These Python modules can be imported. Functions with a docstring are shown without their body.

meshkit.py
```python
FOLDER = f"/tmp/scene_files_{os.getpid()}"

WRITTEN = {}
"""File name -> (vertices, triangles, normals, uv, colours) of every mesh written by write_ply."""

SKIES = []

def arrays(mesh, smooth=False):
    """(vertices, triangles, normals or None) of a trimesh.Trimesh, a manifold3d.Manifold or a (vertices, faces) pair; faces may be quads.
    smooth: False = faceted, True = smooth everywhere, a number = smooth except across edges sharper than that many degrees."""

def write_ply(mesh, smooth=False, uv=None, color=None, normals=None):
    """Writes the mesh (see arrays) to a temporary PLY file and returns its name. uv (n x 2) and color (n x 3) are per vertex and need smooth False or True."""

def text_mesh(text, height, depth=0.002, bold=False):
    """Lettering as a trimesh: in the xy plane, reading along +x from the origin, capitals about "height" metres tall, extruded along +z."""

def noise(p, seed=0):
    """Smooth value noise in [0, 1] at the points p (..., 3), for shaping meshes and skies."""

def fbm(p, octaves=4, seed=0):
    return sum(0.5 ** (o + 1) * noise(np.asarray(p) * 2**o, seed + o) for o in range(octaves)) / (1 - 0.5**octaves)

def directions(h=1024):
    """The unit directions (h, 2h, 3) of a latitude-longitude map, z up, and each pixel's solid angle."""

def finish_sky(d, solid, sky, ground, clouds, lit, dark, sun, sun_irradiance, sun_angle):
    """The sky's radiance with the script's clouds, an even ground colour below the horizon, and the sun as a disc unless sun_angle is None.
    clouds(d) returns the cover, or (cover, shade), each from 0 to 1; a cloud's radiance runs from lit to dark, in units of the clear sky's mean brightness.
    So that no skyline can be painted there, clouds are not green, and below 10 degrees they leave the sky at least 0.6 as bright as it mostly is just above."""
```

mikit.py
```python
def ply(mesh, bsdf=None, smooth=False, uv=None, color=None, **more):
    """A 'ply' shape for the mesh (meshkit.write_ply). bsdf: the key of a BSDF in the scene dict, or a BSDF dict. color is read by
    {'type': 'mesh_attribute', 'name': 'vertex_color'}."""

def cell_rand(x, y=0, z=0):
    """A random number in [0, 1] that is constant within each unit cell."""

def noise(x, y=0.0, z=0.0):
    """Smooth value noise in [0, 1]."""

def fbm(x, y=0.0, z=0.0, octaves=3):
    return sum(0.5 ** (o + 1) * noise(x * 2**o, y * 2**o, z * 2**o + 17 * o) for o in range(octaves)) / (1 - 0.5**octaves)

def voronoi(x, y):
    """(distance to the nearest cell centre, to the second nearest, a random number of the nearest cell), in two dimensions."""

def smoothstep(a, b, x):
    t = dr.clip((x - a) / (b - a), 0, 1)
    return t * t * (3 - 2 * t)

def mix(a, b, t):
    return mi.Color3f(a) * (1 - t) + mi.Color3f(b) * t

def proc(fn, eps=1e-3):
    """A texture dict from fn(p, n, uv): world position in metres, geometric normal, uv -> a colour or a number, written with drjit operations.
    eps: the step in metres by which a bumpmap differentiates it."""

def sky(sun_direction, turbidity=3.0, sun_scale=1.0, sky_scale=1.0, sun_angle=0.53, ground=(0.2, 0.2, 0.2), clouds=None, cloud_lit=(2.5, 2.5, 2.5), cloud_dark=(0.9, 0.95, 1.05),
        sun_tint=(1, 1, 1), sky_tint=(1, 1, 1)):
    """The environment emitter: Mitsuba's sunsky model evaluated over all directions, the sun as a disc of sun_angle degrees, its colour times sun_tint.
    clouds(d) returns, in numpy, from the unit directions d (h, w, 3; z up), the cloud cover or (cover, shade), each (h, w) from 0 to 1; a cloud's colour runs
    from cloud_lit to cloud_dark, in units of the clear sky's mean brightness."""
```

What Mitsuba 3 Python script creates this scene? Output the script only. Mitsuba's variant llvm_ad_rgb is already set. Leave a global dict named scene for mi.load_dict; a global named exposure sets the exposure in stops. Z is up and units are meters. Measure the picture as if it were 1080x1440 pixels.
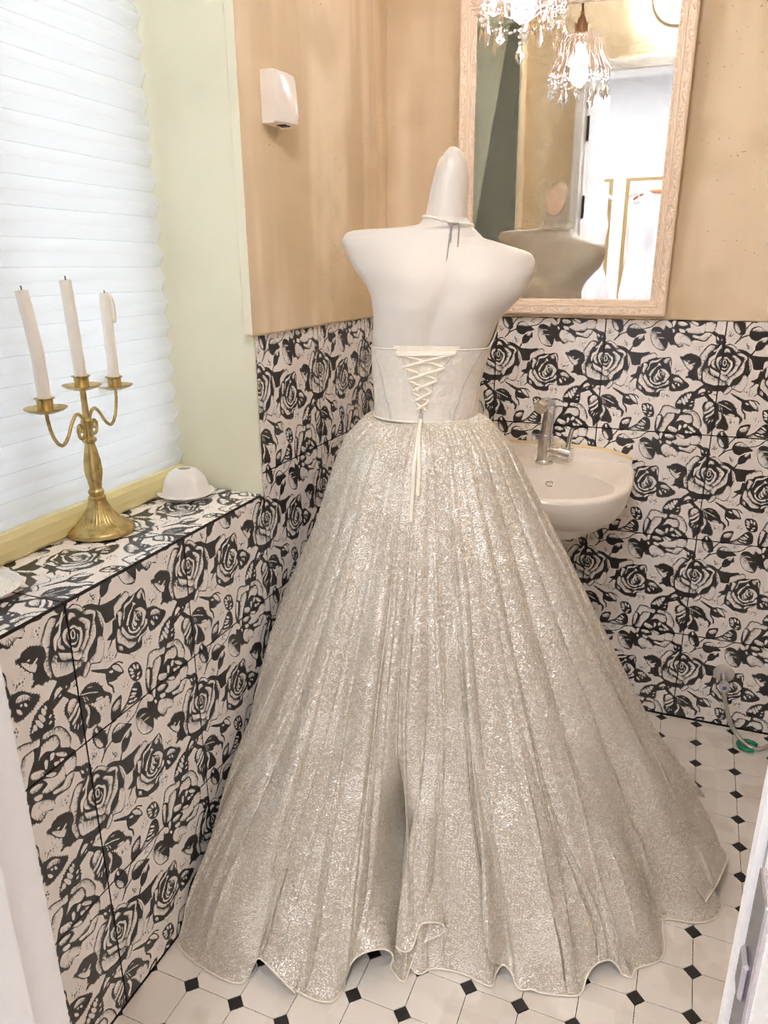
import math, random
import numpy as np, trimesh, drjit as dr, mitsuba as mi, mikit, meshkit
from shapely.geometry import Polygon, LineString, Point, box
from shapely import affinity, unary_union

T = mi.ScalarTransform4f
scene, labels = {}, {}
# ---------------------------------------------------------------- camera, sky, large lights, exposure
CAM = np.array([0.82393, -2.12758, 1.31887])
FWD = np.array([-0.34444, 0.88328, -0.31810])
UPV = np.array([-0.11174, 0.29785, 0.94805])
scene['camera'] = {'type': 'perspective', 'fov': math.degrees(2 * math.atan(540 / 1028.95)), 'fov_axis': 'x', 'near_clip': 0.02, 'far_clip': 60.0,
                   'to_world': T().look_at(origin=CAM.tolist(), target=(CAM + FWD).tolist(), up=UPV.tolist())}
exposure = 1.4
SKY, BULB, DOME, HALL = 3.1, 17.5, 44.0, 6.4
scene['sky'] = mikit.sky((0.6, 0.35, 0.75), turbidity=3.5, sun_scale=0.0, sky_scale=SKY, ground=(0.7, 0.7, 0.68),
                         clouds=lambda d: 0.8 + 0.2 * meshkit.fbm(d * 3.0, 3), cloud_lit=(1.7, 1.75, 1.8), cloud_dark=(1.1, 1.15, 1.2))
# the dressing room beyond the door: flat ceiling light panels
HALL_PANELS = [(-0.35, -2.9), (0.75, -2.9), (-0.35, -4.2), (0.75, -4.2)]
HALL_COL, BULB_COL, DOME_COL = (0.97, 0.985, 1.02), (0.93, 0.985, 1.06), (0.95, 0.985, 1.04)
HALL_Z = 2.42

# ---------------------------------------------------------------- helpers
def mat(name, d): scene[name] = d; return name
def pr(color, rough=0.5, **k):
    return {'type': 'principled', 'base_color': color if isinstance(color, dict) else {'type': 'rgb', 'value': list(color)}, 'roughness': rough, **k}
def two(d): return {'type': 'twosided', 'b': d}
def srgb(r, g, b):
    return tuple(((c / 255 + 0.055) / 1.055) ** 2.4 if c > 10 else c / 255 / 12.92 for c in (r, g, b))
COUNT = {}
def num(key):
    k = COUNT.get(key, -1) + 1; COUNT[key] = k
    return key if k == 0 else f'{key}_{k:03d}'
def put(name, mesh, m, parent=None, smooth=False, **more):
    key = num((parent + '__' if parent else '') + name)
    scene[key] = mikit.ply(mesh, m, smooth, **more)
    return key
def tag(key, label=None, cat=None, group=None, kind=None):
    labels[key] = {k: v for k, v in (('label', label), ('category', cat), ('group', group), ('kind', kind)) if v}
    return key
def thing(name, label, cat, group=None):
    return tag(num(name), label, cat, group)
def tm(v, f): return trimesh.Trimesh(np.asarray(v, float), np.asarray(f, int), process=False)
def cat(ms): return trimesh.util.concatenate([m if isinstance(m, trimesh.Trimesh) else tm(*m) for m in ms])
def quads(q): q = np.asarray(q); return np.vstack([q[:, [0, 1, 2]], q[:, [0, 2, 3]]])
def bx(x0, x1, y0, y1, z0, z1, b=0.0):
    if b <= 0: return trimesh.creation.box(bounds=[[x0, y0, z0], [x1, y1, z1]])
    p = []
    for i, (lo, hi) in enumerate(((x0, x1), (y0, y1), (z0, z1))):
        for a in (lo, hi):
            for u in (0, 1):
                for w in (0, 1):
                    o = [x0 + b, y0 + b, z0 + b]; o[i] = a
                    j, k = [q for q in range(3) if q != i]
                    o[j] = ((x0, y0, z0)[j] + b, (x1, y1, z1)[j] - b)[u]; o[k] = ((x0, y0, z0)[k] + b, (x1, y1, z1)[k] - b)[w]
                    p.append(o)
    return trimesh.PointCloud(p).convex_hull
def loft(rings, cap0=True, cap1=True):
    R = np.asarray(rings, float); m, n = R.shape[:2]
    i, j = np.meshgrid(np.arange(m - 1), np.arange(n), indexing='ij')
    q = np.stack([i * n + j, i * n + (j + 1) % n, (i + 1) * n + (j + 1) % n, (i + 1) * n + j], -1).reshape(-1, 4)
    v = R.reshape(-1, 3); f = [quads(q)]
    for on, k, fl in ((cap0, 0, True), (cap1, m - 1, False)):
        if on:
            v = np.vstack([v, R[k].mean(0)]); a = np.arange(n)
            t = np.stack([a + k * n, (a + 1) % n + k * n, np.full(n, len(v) - 1)], 1)
            f.append(t[:, ::-1] if fl else t)
    return tm(v, np.vstack(f))
def lathe(prof, n=32, c=(0, 0, 0), flute=None):
    a = np.arange(n) * 2 * np.pi / n
    rings = []
    for r, z in prof:
        rr = np.full(n, r) if flute is None else r * (1 + flute(a, z))
        rings.append(np.stack([c[0] + rr * np.cos(a), c[1] + rr * np.sin(a), np.full(n, c[2] + z)], 1))
    return loft(rings)
def smooth_path(p, k=8):
    p = np.asarray(p, float); o = []
    for i in range(len(p) - 1):
        a, b, c, d = p[max(i - 1, 0)], p[i], p[i + 1], p[min(i + 2, len(p) - 1)]
        for t in np.arange(k) / k:
            o.append(0.5 * (2 * b + (c - a) * t + (2 * a - 5 * b + 4 * c - d) * t * t + (3 * b - a - 3 * c + d) * t ** 3))
    return np.array(o + [p[-1]])
def tube(p, r, n=8, closed=False, flat=1.0, nrm=None):
    p = np.asarray(p, float); m = len(p); r = np.broadcast_to(r, (m,))
    t = (np.roll(p, -1, 0) - np.roll(p, 1, 0)) if closed else np.gradient(p, axis=0)
    t /= np.linalg.norm(t, axis=1, keepdims=True) + 1e-12
    u = np.array(nrm, float) if nrm is not None else (np.array([0, 0, 1.0]) if abs(t[0, 2]) < 0.9 else np.array([1.0, 0, 0]))
    rings, ang = [], np.arange(n) * 2 * np.pi / n
    for i in range(m):
        if nrm is not None and np.ndim(nrm) == 2: u = nrm[i]
        u = u - t[i] * (u @ t[i]); u = u / (np.linalg.norm(u) + 1e-12); w = np.cross(t[i], u)
        rings.append(p[i] + r[i] * (np.cos(ang)[:, None] * u * flat + np.sin(ang)[:, None] * w))
    if closed: rings.append(rings[0])
    return loft(rings, not closed, not closed)
def ball(c, r, s=2, sc=(1, 1, 1)):
    m = trimesh.creation.icosphere(s, radius=1.0); return tm(m.vertices * np.array(sc) * r + np.array(c), m.faces)
def frame(o, x, y, z):
    M = np.eye(4); M[:3, 0], M[:3, 1], M[:3, 2], M[:3, 3] = x, y, z, o
    return M
def xf(m, M): return tm(np.asarray(m.vertices) @ M[:3, :3].T + M[:3, 3], m.faces)
def interp(x, xs, ys):
    o = np.argsort(xs); return np.interp(x, np.asarray(xs, float)[o], np.asarray(ys, float)[o])

# ---------------------------------------------------------------- materials
def nz(p, s, o=3): return mikit.fbm(p.x * s, p.y * s, p.z * s, o)
def plaster_col(p, n, uv):
    streak = mikit.fbm((p.x + p.y) * 9, (p.x - p.y) * 9, p.z * 1.3, 3)
    blot = nz(p, 5.0, 3)
    chip = mikit.smoothstep(0.76, 0.80, nz(p, 130.0, 2)) * mikit.smoothstep(0.55, 0.66, nz(p, 9.0, 2))
    c = mikit.mix(srgb(213, 191, 160), srgb(236, 217, 190), mikit.smoothstep(0.32, 0.68, streak))
    c = mikit.mix(c, srgb(200, 178, 144), mikit.smoothstep(0.5, 0.75, blot) * 0.5)
    return mikit.mix(c, srgb(150, 122, 92), chip * 0.6)
def plaster_bump(p, n, uv):
    return 0.0030 * mikit.fbm((p.x + p.y) * 60, (p.x - p.y) * 60, p.z * 95, 3) + 0.0020 * nz(p, 17.0, 2)
mat('mat_plaster', {'type': 'bumpmap', 'b': two(pr(mikit.proc(plaster_col), 0.75, specular=0.25)), 't': mikit.proc(plaster_bump), 'scale': 1.0})
def green_col(p, n, uv): return mikit.mix(srgb(232, 230, 208), srgb(222, 220, 197), mikit.smoothstep(0.35, 0.65, nz(p, 3.0, 2)))
mat('mat_green', two(pr(mikit.proc(green_col), 0.6, specular=0.3)))
mat('mat_grout', two(pr(srgb(26, 24, 24), 0.8)))
mat('mat_white_wall', two(pr(srgb(228, 228, 230), 0.7, specular=0.2)))
mat('mat_ceiling', two(pr(srgb(235, 228, 212), 0.8, specular=0.2)))
mat('mat_rose', two(pr({'type': 'mesh_attribute', 'name': 'vertex_color'}, 0.24, specular=0.55)))
def tile_col(p, n, uv):
    r = mikit.cell_rand(dr.floor(p.x * 10.0 + 0.4), dr.floor(p.y * 10.0 + 0.4))
    c = mikit.mix(srgb(243, 237, 229), srgb(234, 227, 218), r)
    return mikit.mix(c, srgb(212, 202, 188), mikit.smoothstep(0.58, 0.75, nz(p, 14.0, 3)) * 0.45)
mat('mat_floor_tile', two(pr(mikit.proc(tile_col), 0.3, specular=0.5)))
mat('mat_floor_dot', two(pr(srgb(30, 29, 30), 0.3, specular=0.5)))
mat('mat_hall_floor', two(pr(srgb(205, 198, 188), 0.4)))
mat('mat_blind', {'type': 'principledthin', 'base_color': {'type': 'rgb', 'value': [0.95, 0.96, 0.965]}, 'roughness': 0.7, 'diff_trans': 1.7, 'spec_trans': 0.0, 'eta': 1.3})
mat('mat_rail', two(pr(srgb(226, 214, 160), 0.35, specular=0.5)))
mat('mat_pane', {'type': 'thindielectric'})
mat('mat_white_frame', two(pr(srgb(236, 234, 232), 0.35)))
mat('mat_door_white', two(pr(srgb(240, 238, 238), 0.25, specular=0.5, clearcoat=0.5, clearcoat_gloss=0.9)))
mat('mat_door_grey', two(pr(srgb(150, 150, 158), 0.35, metallic=0.4)))
mat('mat_steel', two({'type': 'roughconductor', 'material': 'Cr', 'alpha': 0.12}))
mat('mat_chrome', two({'type': 'roughconductor', 'specular_reflectance': {'type': 'rgb', 'value': [0.82, 0.81, 0.8]}, 'material': 'none', 'alpha': 0.07}))
mat('mat_mirror', two({'type': 'conductor', 'material': 'none', 'specular_reflectance': {'type': 'rgb', 'value': [0.86, 0.88, 0.86]}}))
mat('mat_frame', two(pr(srgb(236, 216, 196), 0.5, specular=0.35)))
mat('mat_ceramic', two(pr(srgb(243, 236, 226), 0.12, specular=0.55, clearcoat=0.4)))
mat('mat_sealant', two(pr(srgb(226, 205, 160), 0.5)))
mat('mat_black', two(pr(srgb(25, 24, 24), 0.4)))
mat('mat_plastic', two(pr(srgb(238, 230, 222), 0.18, specular=0.5)))
def brass_col(p, n, uv): return mikit.mix(srgb(206, 184, 128), srgb(172, 146, 92), mikit.smoothstep(0.4, 0.7, nz(p, 60.0, 3)))
mat('mat_brass', two(pr(mikit.proc(brass_col), 0.36, metallic=0.85)))
mat('mat_wax', two(pr(srgb(242, 238, 230), 0.45, specular=0.4)))
mat('mat_wick', two(pr(srgb(70, 66, 62), 0.8)))
mat('mat_bisque', {'type': 'bumpmap', 'b': two(pr(srgb(244, 242, 238), 0.6, specular=0.3)), 't': mikit.proc(lambda p, n, uv: 0.0022 * mikit.smoothstep(0.45, 0.6, nz(p, 130.0, 2))), 'scale': 1.0})
mat('mat_porcelain', two(pr(srgb(245, 243, 240), 0.15, specular=0.5)))
def skin_col(p, n, uv): return mikit.mix(srgb(217, 212, 206), srgb(210, 205, 198), nz(p, 9.0, 2))
mat('mat_skin', two(pr(mikit.proc(skin_col), 0.5, specular=0.35, sheen=0.2)))
mat('mat_cap', two(pr(srgb(238, 212, 192), 0.5)))
mat('mat_pearl', two(pr(srgb(244, 240, 230), 0.2, specular=0.6, clearcoat=0.6)))
mat('mat_rhinestone', two(pr(srgb(200, 200, 202), 0.15, metallic=0.8)))
mat('mat_satin', two(pr(srgb(245, 238, 224), 0.35, specular=0.4, sheen=0.4)))
mat('mat_zip', two(pr(srgb(190, 186, 182), 0.3, metallic=0.9)))
# glitter tulle: cloth with metallic flakes of about 2 mm, each lying at its own angle
def fcell(p, size): return dr.floor(p.x / size + 0.37 * p.z / size), dr.floor(p.y / size - 0.21 * p.z / size), dr.floor(p.z / size)
def flake_mask(size, thr, cover):
    def fn(p, n, uv):
        x, y, z = fcell(p, size)
        dens = thr - 0.22 * mikit.smoothstep(0.5, 0.72, mikit.noise(p.x * 24, p.y * 24, p.z * 9)) + 0.10
        return dr.select(mikit.cell_rand(x, y, z) > dens, mi.Float(cover), mi.Float(0.0))
    return mikit.proc(fn)
def flake_normal(size, spread):
    def fn(p, n, uv):
        x, y, z = fcell(p, size)
        a = mikit.cell_rand(x + 31, y, z) - 0.5; b = mikit.cell_rand(x, y + 57, z) - 0.5
        nx, ny = a * spread, b * spread; k = dr.rsqrt(nx * nx + ny * ny + 1)
        return mi.Color3f(nx * k * 0.5 + 0.5, ny * k * 0.5 + 0.5, k * 0.5 + 0.5)
    return mikit.proc(fn)
def flake_metal(size):
    def fn(p, n, uv):
        x, y, z = fcell(p, size)
        return dr.select(mikit.cell_rand(x, y + 11, z + 5) > 0.45, mi.Float(0.95), mi.Float(0.1))
    return mikit.proc(fn)
def cloth_col(p, n, uv):
    w = mikit.noise(p.x * 420, p.y * 420, p.z * 420)
    return mikit.mix(srgb(182, 174, 160), srgb(198, 190, 177), w)
mat('mat_tulle', two(pr(mikit.proc(cloth_col), 0.65, specular=0.25, sheen=0.3)))
mat('mat_flake', two({'type': 'normalmap', 'normalmap': flake_normal(0.0020, 0.7), 'b': pr(srgb(255, 253, 249), 0.28, metallic=flake_metal(0.0020))}))
scene['mat_glitter'] = {'type': 'blendbsdf', 'weight': flake_mask(0.0020, 0.66, 1.0), 'a': {'type': 'ref', 'id': 'mat_tulle'}, 'b': {'type': 'ref', 'id': 'mat_flake'}}
def bod_col(p, n, uv): return mikit.mix(srgb(222, 216, 206), srgb(238, 233, 225), nz(p, 160.0, 2))
mat('mat_bodice_cloth', two(pr(mikit.proc(bod_col), 0.5, specular=0.4, sheen=0.4)))
mat('mat_boning', two(pr(srgb(200, 196, 190), 0.5)))
mat('mat_bodice_flake', two({'type': 'normalmap', 'normalmap': flake_normal(0.0016, 1.3), 'b': pr(srgb(255, 252, 246), 0.25, metallic=1.0)}))
scene['mat_bodice'] = {'type': 'blendbsdf', 'weight': flake_mask(0.0016, 0.84, 0.8), 'a': {'type': 'ref', 'id': 'mat_bodice_cloth'}, 'b': {'type': 'ref', 'id': 'mat_bodice_flake'}}
mat('mat_crystal', {'type': 'dielectric', 'int_ior': 1.52})
mat('mat_shade_glass', {'type': 'thindielectric', 'int_ior': 1.7, 'specular_transmittance': {'type': 'rgb', 'value': [0.97, 0.90, 0.88]}})
mat('mat_shade_rib', two(pr(srgb(246, 226, 218), 0.2, specular=0.6)))
mat('mat_copper', two(pr(srgb(178, 146, 124), 0.3, metallic=0.8)))
mat('mat_wire', two(pr(srgb(90, 70, 56), 0.4)))
mat('mat_opal', two(pr(srgb(240, 230, 190), 0.3)))
mat('mat_wood', two(pr(srgb(196, 130, 80), 0.45)))
mat('mat_gold', two(pr(srgb(196, 170, 120), 0.35, metallic=0.6)))
mat('mat_gown', two(pr(srgb(244, 241, 244), 0.6, sheen=0.4)))
mat('mat_gown_pink', two(pr(srgb(244, 230, 232), 0.6, sheen=0.4)))
mat('mat_hose', two(pr(srgb(190, 186, 178), 0.3, metallic=0.6)))
mat('mat_green_clip', two(pr(srgb(20, 128, 96), 0.35)))
mat('mat_clear_disc', two(pr(srgb(196, 190, 184), 0.25, specular=0.6)))
mat('mat_blue_mark', two(pr(srgb(70, 80, 170), 0.4)))

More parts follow.
